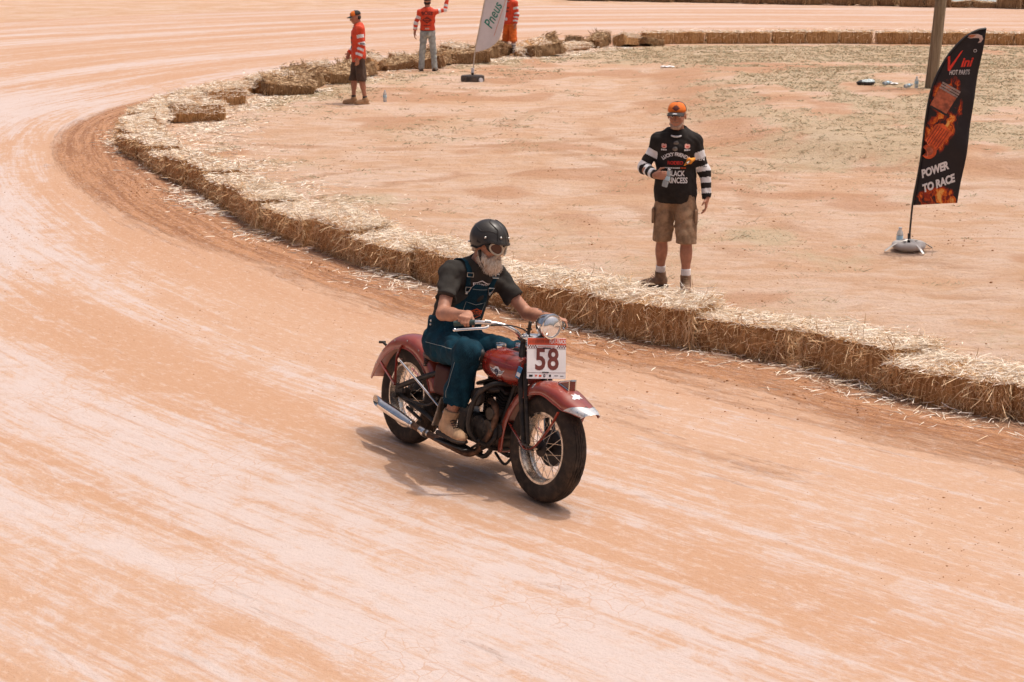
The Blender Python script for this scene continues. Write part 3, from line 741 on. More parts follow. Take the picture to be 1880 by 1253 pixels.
# ---- wheels
spoke_me = None
def wheel(name, cx, drum_side):
    global spoke_me
    c = A(cx, 0, WR); ax = A(0,1,0)
    rim = MB(); rim.lathe([(.208,-.052),(.224,-.052),(.226,-.044),(.212,-.036),(.196,-.012),(.194,0),(.196,.012),(.212,.036),(.226,.044),(.224,.052),(.208,.052),(.202,.036),(.188,.012),(.186,0),(.188,-.012),(.202,-.036)], c, ax, 56, closed=True)
    w_ = rim.build(name, OLDCHROME, bike, True, 50)
    prof = [(.214,-.048),(.235,-.058),(.268,-.066),(.295,-.064),(.312,-.057),(.320,-.049)]
    y = -.047; rr = lambda y: .335-.016*(abs(y)/.048)**2
    for k in range(6):
        y0 = -.047+k*.0158; y1 = y0+.0120
        prof += [(rr(y0), y0), (rr((y0+y1)/2), (y0+y1)/2), (rr(y1), y1)]
        if k < 5: prof += [(rr(y1)-.0085, y1+.0006), (rr(y1)-.0085, y1+.0032)]
    prof += [(.320,.049),(.312,.057),(.295,.064),(.268,.066),(.235,.058),(.214,.048)]
    tb = MB(); tb.lathe(prof, c, ax, 96); V = np.array(tb.V)
    ang = np.arctan2(V[:,2]-WR, V[:,0]-cx); rad = np.hypot(V[:,0]-cx, V[:,2]-WR); z = (rad > .316)
    V[:,1] += z*.0022*np.sign(np.sin(ang*48)); tb.V = [tuple(v) for v in V]
    tb.build('tyre', RUBBER, w_, True, 35)
    hb = MB(); hb.lathe([(.001,-.085),(.016,-.085),(.016,-.06),(.052,-.052),(.052,-.045),(.030,-.036),(.026,0),(.030,.036),(.052,.045),(.052,.052),(.016,.06),(.016,.085),(.001,.085)], c, ax, 24); hb.build('hub', IRON, w_)
    db = MB(); sg = drum_side
    db.lathe([(.001,sg*.018),(.105,sg*.018),(.113,sg*.024),(.113,sg*.058),(.100,sg*.066),(.03,sg*.070),(.001,sg*.070)][::-int(sg)], c, ax, 36); db.build('brake_drum', BLACK, w_)
    if spoke_me is None:
        sb = MB(); sb.tube([(0,0,0),(0,0,1)], .0019, 5); t_ = sb.build('spoke', OLDCHROME); spoke_me = t_.data; bpy.data.objects.remove(t_)
    for k in range(40):
        sd = 1 if k % 2 else -1; a = 2*PI*k/40; lean = (.42 if (k//2) % 2 else -.42)
        p0 = c+A(.049*math.cos(a+lean*1.6), sd*.048, .049*math.sin(a+lean*1.6)); p1 = c+A(.196*math.cos(a), sd*.006, .196*math.sin(a)); d = Vector(p1-p0)
        share('spoke', spoke_me, w_, Matrix.Translation(p0) @ d.to_track_quat('Z','Y').to_matrix().to_4x4() @ Matrix.Diagonal((1,1,d.length,1)))
    return w_
fwheel = wheel('front_wheel', WB, 1); rwheel = wheel('rear_wheel', 0, 1)
# ---- fenders: arched section swept round the wheel
def fender(name, c, ths, ro, hw, skirt, mat_, crown=.05):
    """ths angles, ro outer radius fn, hw half width fn, skirt depth fn"""
    mb = MB(); n = len(ths)
    sec = []
    for i, th in enumerate(ths):
        r, h, sk = ro(th), hw(th), skirt(th); row = []
        for k in range(17):
            u = k/16*2-1; au = abs(u)
            if au < .72:
                b = u/.72*PI/2; yy = h*math.sin(b)*.97; rr = r-crown*(1-math.cos(b))
            else:
                f = (au-.72)/.28; yy = math.copysign(h*(.97+.03*f), u); rr = r-crown-sk*f
            row.append(arcpt(c, th, rr, yy))
        sec.append(row)
    V = [p for row in sec for p in row]; F = []
    for i in range(n-1):
        for k in range(16): a = i*17+k; F.append((a, a+1, a+18, a+17))
    mb.add(V, F); o = mb.build(name, mat_, bike, True, 60); solidify(o, .004, -1)
    # rolled bead along the lower edge
    for e in (0, 16):
        b = MB(); b.tube([row[e] for row in sec], .0045, 6); b.build('rolled_edge', mat_, o)
    return o, sec
lerp = lambda x, xs_, ys_: float(np.interp(x, xs_, ys_))
FC = (WB, WR)
fth = [math.radians(x) for x in np.linspace(37, 197, 42)]
d2 = math.degrees
ffender, fsec = fender('front_fender', FC, fth, lambda t: lerp(d2(t), [37,44,55,75,100,150,180,197],[.507,.474,.440,.421,.416,.414,.428,.445]),
    lambda t: lerp(d2(t), [37,41,55,80,150,197],[.062,.082,.100,.102,.092,.088]), lambda t: lerp(d2(t), [37,44,52,66,90,140,197],[.004,.016,.040,.048,.036,.034,.040]), REDF, .048)
# white tip
tipm = NT('scuffed_white_tip'); o_ = tipm.obj(); tipm.set(Base_Color=tipm.mix(tipm.ramp(tipm.noise(o_, 40, 5, .7), .5, .66), (.70,.70,.70), (.30,.36,.42)), Roughness=.25, Metallic=.35); 
tb = MB(); rows = []
def fsurf(thd, u, off):
    r = lerp(thd, [37,44,55],[.507,.474,.440]); h = lerp(thd, [37,41,55],[.062,.082,.100]); sk = lerp(thd, [37,44,52,66],[.004,.016,.040,.048]); th = math.radians(thd); au = abs(u)
    if au < .72: b_ = u/.72*PI/2; return arcpt(FC, th, r-.048*(1-math.cos(b_))+off*math.cos(b_), h*math.sin(b_)*.97+off*math.sin(b_))
    f = (au-.72)/.28; return arcpt(FC, th, r-.048-sk*f, math.copysign(h*(.97+.03*f)+off, u))
for v in np.linspace(0, 1, 9):
    rows.append([fsurf(36.4+v*((43.+9.*abs(u))-36.4), u*1.0, .0035) for u in np.linspace(-1,1,21)])
tb.add([p for r_ in rows for p in r_], [(i*21+k, i*21+k+1, i*21+k+22, i*21+k+21) for i in range(8) for k in range(20)]); tip_o = tb.build('fender_tip', tipm.m, ffender, True, 60)
bv_f = bvh_of(ffender)
def on_fender(name, VF, th, y, m, rot=0.):
    c = arcpt(FC, th, .45, y); n = A(math.cos(th), 0, math.sin(th)); ux = A(0,1,0); uy = np.cross(n, ux)
    return decal(name, [A(v[0],v[1],0) for v in place(VF,0,0,rot)[0]], VF[1], m, ffender, bv_f, c, ux, uy, .002, .02, .2)
scr = [(-.040,-.010),(-.022,.012),(-.026,.030),(-.006,.022),(.004,.036),(.018,.018),(.034,.022),(.026,.002),(.036,-.016),(.012,-.012),(.004,-.028),(-.012,-.016),(-.030,-.024)]
on_fender('white_scuffed_sticker', poly(scr), math.radians(58), -.012, WHITE)
on_fender('scribbled_signature', merge(place(text_mesh('Mm', .045, .001, .5), 0, 0)), math.radians(43), -.045, BLACKPRINT, .4)
# oval sticker on the side of the fender
ov = merge(ring2d(.012,.015,20,.72,1.)); c_ = arcpt(FC, math.radians(106), .385, -.2)
decal('oval_sticker', *disc2d(.0155,20,.72,1.), WHITE, ffender, bv_f, c_, A(1,0,0), A(0,0,1), .0015, .02, .3)
decal('oval_sticker_ring', *merge(ring2d(.0105,.0125,18,.72,1.), rect2d(.006,.012)), BLACKPRINT, ffender, bv_f, c_, A(1,0,0), A(0,0,1), .003, .02, .3)
for s in (-1,1):                                                   # fender braces
    b = MB(); b.tube([(1.415,s*.112,.345),(1.47,s*.118,.318),(1.545,s*.118,.335),(1.625,s*.113,.42),(1.69,s*.109,.515),(1.735,s*.106,.605)], .0085, 8, smooth=5, flat=(1.5,.5)); b.build('fender_brace', RED, ffender)
    b = MB(); b.tube([(1.415,s*.112,.345),(1.33,s*.105,.39),(1.255,s*.096,.425)], .007, 8, smooth=4, flat=(1.4,.5)); b.build('fender_brace', RED, ffender)
p0 = arcpt(FC, math.radians(74), .424); tl = [A(-.062,0,.014), A(.040,0,.044), A(.046,0,-.010)]
lamp = MB(); lamp.add([p0+q+A(0,s_y*.024,0) for s_y in (-1,1) for q in tl], [(0,1,2),(5,4,3),(0,3,4,1),(1,4,5,2),(2,5,3,0)]); lo_ = lamp.build('fender_lamp', LENSRED, ffender, False)
for s in (-1,1):
    b = MB(); pts = [p0+q+A(0,s*.0255,0) for q in tl]; b.tube(pts+[pts[0]], .0048, 6); b.build('lamp_frame', CHROME, lo_)
b = MB(); b.tube([p0+tl[0]+A(-.01,0,.003), p0+tl[1]+A(.006,0,.006)], .026, 10, flat=(1.,.22)); b.build('lamp_top', CHROME, lo_)
rth = [math.radians(x) for x in np.linspace(14, 176, 40)]
rfender, rsec = fender('rear_fender', (0,WR), rth, lambda t: lerp(d2(t), [14,40,90,130,155,168,176],[.428,.420,.418,.420,.432,.452,.474]),
    lambda t: lerp(d2(t), [14,60,120,160,176],[.088,.102,.104,.098,.084]), lambda t: lerp(d2(t), [14,60,130,160,176],[.040,.052,.050,.034,.012]), REDF, .05)
for s in (-1,1):
    b = MB(); b.tube([(-.035,s*.108,.672),(-.062,s*.120,.60),(-.055,s*.124,.50),(-.045,s*.124,.405)], .008, 8, smooth=4, flat=(1.5,.5)); b.build('fender_brace', RED, rfender)
    b = MB(); b.tube([(-.29,s*.102,.505),(-.17,s*.118,.455),(-.045,s*.124,.395)], .008, 8, smooth=3, flat=(1.5,.5)); b.build('fender_brace', RED, rfender)
    for q in (64, 88, 112, 138, 156):
        p = arcpt((0,WR), math.radians(q), .375, s*.106); b = MB(); b.ell(p, (.006,.004,.006), None, 8, 5); b.build('rivet', ALU, rfender)
b = MB(); b.tube([(-.405,.0,.60),(-.455,.0,.615)], .009, 8); b.box((-.460,0,.612), (.012,.055,.018), None, .003); b.build('tail_bracket', IRON, rfender)
# ---- frame
fr = MB()
for s in (-1,1):
    fr.tube([(-.03,s*.10,.385),(.20,s*.105,.485),(.42,s*.095,.575),(.56,s*.06,.625)], .0185, 10, smooth=4)
    fr.tube([(-.03,s*.10,.335),(.10,s*.105,.315),(.385,s*.115,.275),(.62,s*.12,.215),(.95,s*.11,.165),(1.08,s*.09,.20),(1.16,s*.05,.52),(1.215,s*.02,.80)], .0165, 10, smooth=4)
    fr.box((-.02,s*.10,.36), (.10,.012,.085), None, .005)
fr.tube([(1.225,0,.82),(1.05,0,.79),(.80,0,.70),(.58,0,.625)], .021, 10, smooth=4); fr.tube([(.58,0,.625),(.60,0,.40),(.62,0,.22)], .018, 10)
fr.tube([(1.205,0,.90),(1.245,0,.76)], .033, 14); fr.build('frame', BLACK, bike)
b = MB(); b.tube([(.0,-.14,.575),(.30,-.155,.475),(.64,-.165,.352)], .0075, 8); b.lathe([(.001,-.012),(.014,-.012),(.014,.012),(.001,.012)], (0,-.135,.575), (0,1,0), 12); b.build('chrome_rod', CHROME, bike)
b = MB(); b.tube([(.10,-.135,.335),(.40,-.15,.35),(.52,-.15,.43)], .008, 8, smooth=4); b.build('brake_rod', BLACK, bike)
b = MB(); b.tube([(.655,-.205,.455),(.66,-.215,.40),(.635,-.22,.27)], [.012,.016,.021], 8, flat=(1.5,.4)); b.tube([(.655,-.17,.455),(.655,-.21,.455)], .007, 8); b.build('kick_pedal', ALU, bike)
b = MB(); b.tube([(.58,-.14,.47),(.60,-.15,.38),(.56,-.15,.26)], .011, 8, smooth=3); b.build('side_strut', IRON, bike)
b = MB(); b.tube([(.10,-.10,.27),(.33,-.12,.225)], .012, 8); b.build('lower_strut', IRON, bike)
# ---- fork (springer: rigid rear legs, sprung front legs, rockers)
fk = MB()
for s in (-1,1):
    fk.tube([(1.420,s*.092,.335),(1.375,s*.092,.50),(1.305,s*.088,.72),(1.262,s*.075,.86),(1.235,s*.055,.955)], [.017,.020,.022,.019,.016], 10, smooth=4)
    fk.lathe([(.001,-.02),(.024,-.02),(.024,.02),(.001,.02)], (1.42,s*.092,.338), (0,1,0), 14)
fk.box((1.275,0,.80), (.045,.20,.022), rotm(0,.3), .006); fk.box((1.232,0,.955), (.06,.17,.022), rotm(0,.3), .006)
fork = fk.build('front_fork', BLACK, bike)
for s in (-1,1):
    b = MB(); b.tube([(1.478,s*.10,.345),(1.432,s*.10,.50),(1.362,s*.096,.72),(1.33,s*.085,.82)], [.012,.014,.015,.013], 10, smooth=4); b.build('spring_leg', IRON, fork)
    b = MB(); b.tube([(1.40,s*.106,.345),(1.47,s*.108,.335),(1.56,s*.104,.335)], .011, 8, flat=(1.6,.6)); b.build('rocker', OLDCHROME, fork)
    b = MB(); b.tube([A(1.325,s*.05,.83)+A(-.075,0,.17)*t_+.016*(math.cos(t_*44)*A(.9,0,.4)+math.sin(t_*44)*A(0,1,0)) for t_ in np.linspace(0,1,110)], .0038, 5); b.build('fork_spring', CHROME, fork)
b = MB(); b.tube([(1.544,-.12,WR),(1.544,.12,WR)], .010, 10); b.tube([(1.544,-.125,WR),(1.544,-.108,WR)], .017, 6); b.build('front_axle', IRON, fork)
b = MB(); b.tube([(0,-.14,WR),(0,.14,WR)], .011, 10); b.tube([(0,-.148,WR),(0,-.122,WR)], .019, 6); b.build('rear_axle', IRON, bike)
# ---- tank
def tank_sec(x):
    u = (x-.885)/(1.30-.885); w_ = .172*math.sin(PI*min(1,(u*.80+.20)))**.55 if u > -.01 else 0
    w_ =   .182*(1-(abs(u-.56)/.60)**2.6)**.5 if abs(u-.56) < .60 else .01
    top = .872-.060*max(0,.45-u)**1.3*2.2-.045*max(0,u-.75)*1.6; bot = .652+.070*max(0,.32-u)*1.6+.05*max(0,u-.8)*3
    return w_, top, bot
tk = MB(); rows = []
for x in np.linspace(.885-.001, 1.305, 28):
    w_, top, bot = tank_sec(x); row = []
    for k in range(32):
        a = 2*PI*k/32; ca, sa = math.cos(a), math.sin(a); e = .72
        yy = w_*math.copysign(abs(ca)**e, ca); zz = (top+bot)/2+(top-bot)/2*math.copysign(abs(sa)**(.80), sa)
        zz -= .020*math.exp(-(yy/.02)**2)*(sa > 0)
        row.append(A(x, yy, zz))
    rows.append(row)
n_ = len(rows); F = [(i*32+k, i*32+(k+1) % 32, (i+1)*32+(k+1) % 32, (i+1)*32+k) for i in range(n_-1) for k in range(32)]
V = [p for r_ in rows for p in r_]; V += [np.mean(rows[0],0)-A(.008,0,0), np.mean(rows[-1],0)+A(.008,0,0)]
F += [((k+1) % 32, k, n_*32) for k in range(32)]+[((n_-1)*32+k, (n_-1)*32+(k+1) % 32, n_*32+1) for k in range(32)]
tk.add(V, F); tank = tk.build('fuel_tank', RED, bike, True, 60); bv_t = bvh_of(tank)
for s in (-1,1):
    b = MB(); b.tube([Vector(bv_t.ray_cast(Vector((x, s*.5, z)), Vector((0,-s,0)))[0]) for x, z in ((.94,.786),(1.0,.796),(1.08,.800),(1.16,.800),(1.24,.796),(1.285,.790))], .0032, 6, smooth=4); b.build('tank_seam', RED, tank)
for s in (-1,1):
    b = MB(); b.lathe([(.001,.022),(.020,.022),(.033,.018),(.036,.008),(.036,-.012),(.030,-.02)], (1.035,s*.075,.872), (0,s*.1,1), 24); b.build('filler_cap', CHROME, tank)
b = MB(); b.ell((1.17,0,.862), (.10,.035,.022)); b.build('tank_console', BLACK, tank)
wing = [(-.085,.020),(-.055,.012),(-.030,.022),(-.018,.034),(.018,.034),(.030,.022),(.055,.012),(.085,.020),(.062,-.006),(.040,-.018),(.018,-.020),(.0,-.032),(-.018,-.020),(-.040,-.018),(-.062,-.006)]
for s in (-1,1):
    o0 = A(1.165, s*.17, .735); ux = A(1,0,0) if s < 0 else A(-1,0,0)
    decal('tank_badge', *poly([(x*.80,y*.95) for x,y in wing]), WHITE, tank, bv_t, o0, ux, A(0,0,1), .002, .02, .3)
    inner = merge(ring2d(.010,.020,22), place(rect2d(.034,.005),-.042,.006,-.15), place(rect2d(.034,.005),.042,.006,.15), place(rect2d(.026,.004),-.036,-.004,-.1), place(rect2d(.026,.004),.036,-.004,.1), place(text_mesh('W',.020,.001),0,0), place(rect2d(.012,.008),0,-.022))
    decal('badge_emblem', inner[0], inner[1], NAVY, tank, bv_t, o0, ux, A(0,0,1), .004, .02, .3)
# ---- seat, oil tank, box
sd = SDF(.03); sd.ell((.33,0,.665),(.17,.145,.045)).ell((.52,0,.675),(.11,.075,.035)); sdf_obj('saddle', sd, LEATHER, bike, .012)
for s in (-1,1):
    b = MB(); b.tube([A(.25,s*.09,.58)+A(0,0,.07)*t_+.017*A(math.cos(t_*38),math.sin(t_*38),0) for t_ in np.linspace(0,1,70)], .004, 5); b.build('saddle_spring', IRON, bike)
ot = SDF(.03); ot.box((.475,0,.535),(.065,.085,.075),.03); sdf_obj('oil_tank', ot, mat('dark_maroon_paint', (.06,.010,.007), .5, dust=.05, spec=.3), bike, .012)
b = MB(); b.box((.63,-.118,.50), (.085,.03,.055), None, .008); b.build('battery_cover', DARKALU, bike)
# ---- engine: crankcase, two finned cylinders, covers
en = SDF(.02); en.ell((.985,0,.315),(.15,.085,.13)); en.box((.80,.0,.31),(.10,.06,.07),.03); en.cone((1.10,-.05,.29),(1.10,.05,.29),.055); engine = sdf_obj('engine', en, IRON, bike, .010)
b = MB(); b.lathe([(.001,-.035),(.07,-.035),(.088,-.028),(.092,0),(.092,.03)], (.985,-.105,.325), (0,1,0), 28); b.lathe([(.001,-.03),(.045,-.03),(.052,-.02),(.052,.03)], (1.075,-.105,.36), (0,1,0), 20)
for k in range(6): b.ell(A(.985,-.142,.325)+.074*A(math.cos(k*PI/3),0,math.sin(k*PI/3)), (.007,.005,.007), None, 6, 4)
b.build('gear_cover', DARKALU, engine)
for nm, ang in (('front', 21), ('rear', -21)):
    ta = math.radians(ang); up = A(math.sin(ta),0,math.cos(ta)); fx = A(math.cos(ta),0,-math.sin(ta)); c0 = A(.985,0,.37); R = np.stack([fx, A(0,1,0), up], 1)
    b = MB(); b.tube([c0, c0+up*.25], .048, 16); cyl = b.build('cylinder', IRON, engine)
    fin = MB(); fin.box((0,0,0), (.150,.155,.0065), None, .003); fo = fin.build('cooling_fin', IRON); fm = fo.data; bpy.data.objects.remove(fo)
    for k in range(11): share('cooling_fin', fm, cyl, Matrix.Translation(c0+up*(.055+k*.0175)) @ Matrix(R).to_4x4() @ Matrix.Diagonal((1 if k < 9 else .92,1 if k < 9 else .9,1,1)))
    b = MB(); b.box(c0+up*.262, (.155,.16,.022), R, .008); b.tube([c0+up*.27, c0+up*.315], .011, 8); b.build('cylinder_head', IRON, cyl)
for x in (.925, 1.045):
    b = MB(); b.tube([(x,-.075,.43),(x,-.078,.55)], .016, 10); b.tube([(x,-.075,.43),(x,-.076,.46)], .021, 10); b.build('valve_cover', CHROME, engine)
b = MB(); b.box((.80,.10,.335), (.52,.05,.17), None, .03); b.build('primary_case', BLACK, engine)
b = MB(); b.box((.985,.0,.62), (.20,.10,.10), None, .02); b.tube([(.90,-.05,.60),(.985,-.09,.58),(1.06,-.05,.60)], .022, 10, smooth=3); b.build('intake', IRON, engine)
b = MB(); b.tube([(.86,-.10,.42),(.84,-.13,.33),(.90,-.15,.25)], .014, 8, smooth=3); b.tube([(1.10,-.09,.42),(1.14,-.11,.30),(1.06,-.14,.22)], .016, 8, smooth=3); b.build('oil_lines', IRON, engine)
b = MB(); b.lathe([(.001,-.05),(.038,-.05),(.042,-.04),(.042,.05)], (1.09,-.09,.45), (0,1,0), 20); b.build('timer', DARKALU, engine)
b = MB(); b.lathe([(.001,-.10),(.045,-.10),(.052,-.09),(.052,.09),(.045,.10),(.001,.10)], (1.135,0,.35), (0,1,0), 20); b.build('generator', BLACK, engine)
b = MB(); b.lathe([(.001,-.028),(.04,-.028),(.058,-.016),(.060,.008),(.05,.02)], (.985,-.165,.535), (0,1,0), 24); b.build('air_cleaner', BLACK, engine)
b = MB(); b.lathe([(.001,-.020),(.028,-.020),(.042,-.012),(.047,.004),(.044,.03),(.02,.05)], (.935,-.175,.795), (.25,1,0), 24, ); hn = b.build('horn', BLACK, bike)
b = MB(); b.lathe([(.041,-.016),(.049,-.012),(.050,0),(.045,.004)], (.935,-.175,.795), (.25,1,0), 24); b.build('horn_rim', CHROME, hn)
b = MB(); b.tube([(1.02,-.09,.52),(1.10,-.11,.50),(1.12,-.11,.40),(1.06,-.13,.25),(.98,-.17,.165),(.80,-.195,.170),(.62,-.205,.186),(.44,-.215,.203),(.36,-.22,.212)], .0215, 12, smooth=5); ex = b.build('exhaust_pipe', RUST, bike)
b = MB(); b.tube([(.38,-.22,.211),(.33,-.22,.216),(.27,-.22,.222),(.20,-.22,.231),(-.02,-.22,.258),(-.135,-.22,.272)], [.0225,.027,.034,.037,.037,.0365], 20, cap=False)
V = np.array(b.V); e_ = np.arange(len(V)) >= len(V)-20; V[e_,0] += -(V[e_,1]+.22)*2.4+.02; b.V = [tuple(v) for v in V]; mf = b.build('muffler', CHROME, ex); solidify(mf, .002, -1)
b = MB(); b.lathe([(.001,0),(.035,0)], (-.05,-.22,.2645), (-1,-.9,.1), 20); b.build('muffler_bore_dark', mat('painted_hollow_dark', (.012,.009,.008), .95), mf)  # near-black disc closes the pipe, painting in the dark of its open end
for x, z in ((.345,.214),(.52,.195)):
    b = MB(); b.lathe([(.024,-.014),(.030,-.014),(.030,.014),(.024,.014)], (x,-.219,z), (1,0,-.1), 18); b.build('pipe_clamp', CHROME, ex)
b = MB(); b.tube([(.46,-.214,.2),(.56,-.207,.192)], .0255, 14); b.build('heat_shield', OLDCHROME, ex)
# ---- crash bar, footboards
b = MB(); b.tube([(1.195,0,.665),(1.195,-.10,.665),(1.165,-.19,.655),(1.10,-.245,.585),(1.065,-.262,.48),(1.05,-.255,.36),(1.065,-.205,.28),(1.10,-.10,.235),(1.11,0,.225),(1.10,.10,.235),(1.065,.205,.28),(1.05,.255,.36),(1.065,.262,.48),(1.10,.245,.585),(1.165,.19,.655),(1.195,.10,.665),(1.195,0,.665)], .0165, 10, smooth=5); b.build('crash_bar', BLACK, bike)
b = MB(); b.tube([(1.10,-.06,.20),(1.22,-.07,.155),(1.26,-.05,.20),(1.24,0,.24)], .009, 8, smooth=4); b.build('lower_hoop', BLACK, bike)
for s in (-1,1):
    b = MB(); b.box((.895,s*.235,.205), (.34,.105,.014), rotm(0,-.02), .005); b.tube([(.80,s*.10,.19),(.80,s*.21,.198)], .010, 8); b.tube([(1.0,s*.09,.18),(1.0,s*.21,.198)], .010, 8); b.build('footboard', BLACK, bike)
b = MB(); b.tube([(1.04,-.21,.215),(1.10,-.20,.26),(1.115,-.215,.285)], .009, 8, smooth=3); b.build('brake_pedal', IRON, bike)
b = MB(); b.box((.42,.095,.33), (.86,.018,.12), rotm(0,.02), .03); b.build('chain_guard', BLACK, bike)
# ---- handlebar, levers, headlight
hbp = [(1.012,.425,1.004),(1.085,.365,1.026),(1.155,.295,1.040),(1.215,.205,1.036),(1.245,.13,1.005),(1.238,.06,.962)]
def mir(P, s): return [(x, s*y, z) for x, y, z in P]
hb = MB(); hb.tube(mir(hbp,-1)+mir(hbp[::-1],1), .0128, 12, smooth=5); hbar = hb.build('handlebar', CHROME, bike)
for s in (-1,1):
    b = MB(); b.tube(mir([(1.005,.431,1.002),(1.04,.402,1.013),(1.078,.370,1.024),(1.105,.345,1.031)],s), .0175, 12); b.build('grip', GRIP, hbar)
    b = MB(); b.tube(mir([(1.165,.288,1.035),(1.175,.305,1.012),(1.13,.365,.996),(1.075,.425,.978),(1.055,.448,.971)],s), [.008,.0075,.007,.0065,.0065], 8, smooth=4, flat=(1.3,.7)); b.ell(mir([(1.050,.453,.970)],s)[0], (.0115,.0115,.0115), None, 10, 7); b.build('lever', CHROME, hbar)
    b = MB(); b.tube(mir([(1.145,.300,1.040),(1.172,.272,1.040)],s), .021, 12); b.build('lever_clamp', OLDCHROME, hbar)
    b = MB(); b.tube(mir([(1.175,.285,1.025),(1.27,.20,1.045),(1.33,.11,1.02),(1.325,.06,.94)],s), .0048, 6, smooth=5); b.build('control_cable', BLACK, hbar)
b = MB(); b.box((1.245,0,.972), (.05,.15,.035), rotm(0,.3), .01); b.build('bar_clamp', CHROME, hbar)
b = MB(); b.tube([(1.30,-.075,1.0),(1.305,-.075,1.06)], .011, 8); b.ell((1.306,-.075,1.068), (.012,.012,.016), None, 10, 7); b.lathe([(.02,0),(.02,.006)], (1.302,-.075,1.03), (0,0,1), 14); b.build('fork_top_fitting', IRON, hbar)
HLc = A(1.405,0,1.072); hd = unit(A(1,.02,.02))
b = MB(); b.lathe([(.001,-.10),(.028,-.097),(.052,-.08),(.068,-.048),(.074,-.010),(.075,.012)], HLc, hd, 32); hl = b.build('headlight', CHROME, bike)
b = MB(); b.lathe([(.069,.008),(.078,.008),(.081,.016),(.078,.026),(.070,.028),(.068,.020)], HLc, hd, 36, closed=True); b.build('headlight_rim', CHROME, hl)
b = MB(); b.lathe([(.071,.016),(.058,.028),(.036,.036),(.001,.040)], HLc, hd, 32); b.build('headlight_lens', GLASS, hl)
b = MB(); b.tube([HLc+A(-.05,0,-.07), A(1.30,0,.97)], .014, 8); b.build('headlight_bracket', BLACK, hl)
# ---- number plate
PC = A(1.418,0,.872); pu = unit(A(-.048,0,.243)); pr = A(0,1,0); pn = unit(np.cross(pr, pu)); PM = np.stack([pr, pu, pn], 1)
b = MB(); b.box(PC, (.302,.252,.004), PM, .0015); npl = b.build('number_plate', WHITE, bike, False)
def on_plate(name, VF, m, dx=0, dy=0, off=.0032): return link_mesh(name, [PC+PM@A(v[0]+dx,v[1]+dy,off) for v in VF[0]], VF[1], m, npl, None, False)
on_plate('plate_digits', merge(place(text_mesh('58', .185, .0045, 0, sx=.98, spacing=1.08),0,0)), PLATE_BROWN, 0, -.012)
on_plate('plate_header', rect2d(.298,.042), PLATE_RED, 0, .103)
on_plate('header_lettering', text_mesh('FLAT-TRACK', .036, .0006, 0, sx=.62), WHITE, .083, .103, .0044)
on_plate('header_lettering', bars2d(.16, .024, 14, 3), mat('plate_dark_red_print', (.36,.06,.028), .5), -.060, .103, .0044)
ck = []
for i in range(8):
    for j in range(2):
        if (i+j) % 2 == 0: ck += [place(rect2d(.0092,.0092), sx_*(.145-i*.0092) if sx_ > 0 else -.145+i*.0092, .0745-j*.0092+.0046-.003) for sx_ in (-1,1)]
on_plate('checker_strip', merge(*ck), PLATE_BROWN)
on_plate('plate_small_lettering', bars2d(.135, .011, 15, 5), mat('plate_pink_print', (.60,.30,.26), .5), 0, .071)
on_plate('plate_rule', merge(place(rect2d(.298,.0022),0,-.0885), place(rect2d(.296,.0018),0,.0585)), PLATE_BROWN)
on_plate('sponsor_marks', merge(place(rect2d(.028,.012),-.122,-.107), place(ring2d(.004,.009,14),.012-.03,-.107), place(rect2d(.016,.014),.036-.01,-.107), place(rect2d(.03,.004),.075,-.107), place(rect2d(.026,.004),.118,-.109)), BLACKPRINT)
on_plate('sponsor_marks', merge(place(text_mesh('W',.018,.001),-.082,-.107), place(disc2d(.009,14,1.3,.8),-.05,-.107)), PLATE_RED)
b = MB(); b.box(PC+PM@A(0,.062,.004), (.06,.006,.004), PM, .001); b.box(PC+PM@A(-.01,-.086,.004), (.05,.006,.004), PM, .001); b.build('plate_tie', BLACK, npl)
b = MB(); b.box((1.335,-.135,.765), (.035,.006,.075), rotm(.2,.25), .002); bt = b.build('blue_tag', mat('blue_tag_print', (.015,.14,.30), .5), bike)
b = MB(); b.box((1.338,-.1395,.752), (.030,.003,.026), rotm(.2,.25), .001); b.build('tag_label', WHITE, bt)
b = MB(); b.tube([(1.33,-.13,.80),(1.315,-.11,.83)], .003, 6); b.build('tag_loop', BLACK, bt)

# ================================================================== PEOPLE
SKIN = mat('tanned_skin', (.44,.205,.125), .55, var=.14, vscale=18, bump=.08, bscale=120)
SKIN2 = mat('sunburnt_skin', (.40,.175,.105), .55, var=.14, vscale=18)
def fingers(s, wrist, d, pn, thumb, curl=(.35,.5,.4), scale=1., k=.006, tw=.9):
    """palm and five fingers: d towards the fingertips, pn the way the palm faces, thumb = direction the thumb leaves to"""
    d = unit(d); pn = unit(pn-d*np.dot(pn,d)); lat = np.cross(d, pn); lat = lat if np.dot(lat, thumb) > 0 else -lat; wrist = np.asarray(wrist, float)
    L = [.074,.082,.077,.060]
    for i in range(4):
        o_ = (.030-.020*i)*scale; kn = wrist+d*(.088-.004*abs(i-1.2))*scale+lat*o_
        s.cone(wrist+d*.012*scale+lat*o_*.62, kn, .0155*scale, .0125*scale, .012)
        p = kn; a = 0; seg = L[i]*scale
        for j, fr_ in enumerate((.44,.31,.25)):
            a += curl[j]*(1+.06*i); q = p+(d*math.cos(a)+pn*math.sin(a))*seg*fr_
            s.cone(p, q, (.0098-.0009*j)*scale, (.0090-.0009*j)*scale, k); p = q
    b0 = wrist+d*.022*scale+lat*.026*scale+pn*.006; b1 = b0+(d*.55+lat*tw+pn*.35)*.040*scale; b2 = b1+(d*.9+lat*.25+pn*(.35+curl[0]*.5))*.032*scale
    s.cone(b0, b1, .0145*scale, .0115*scale, .010); s.cone(b1, b2, .0110*scale, .0085*scale, k)
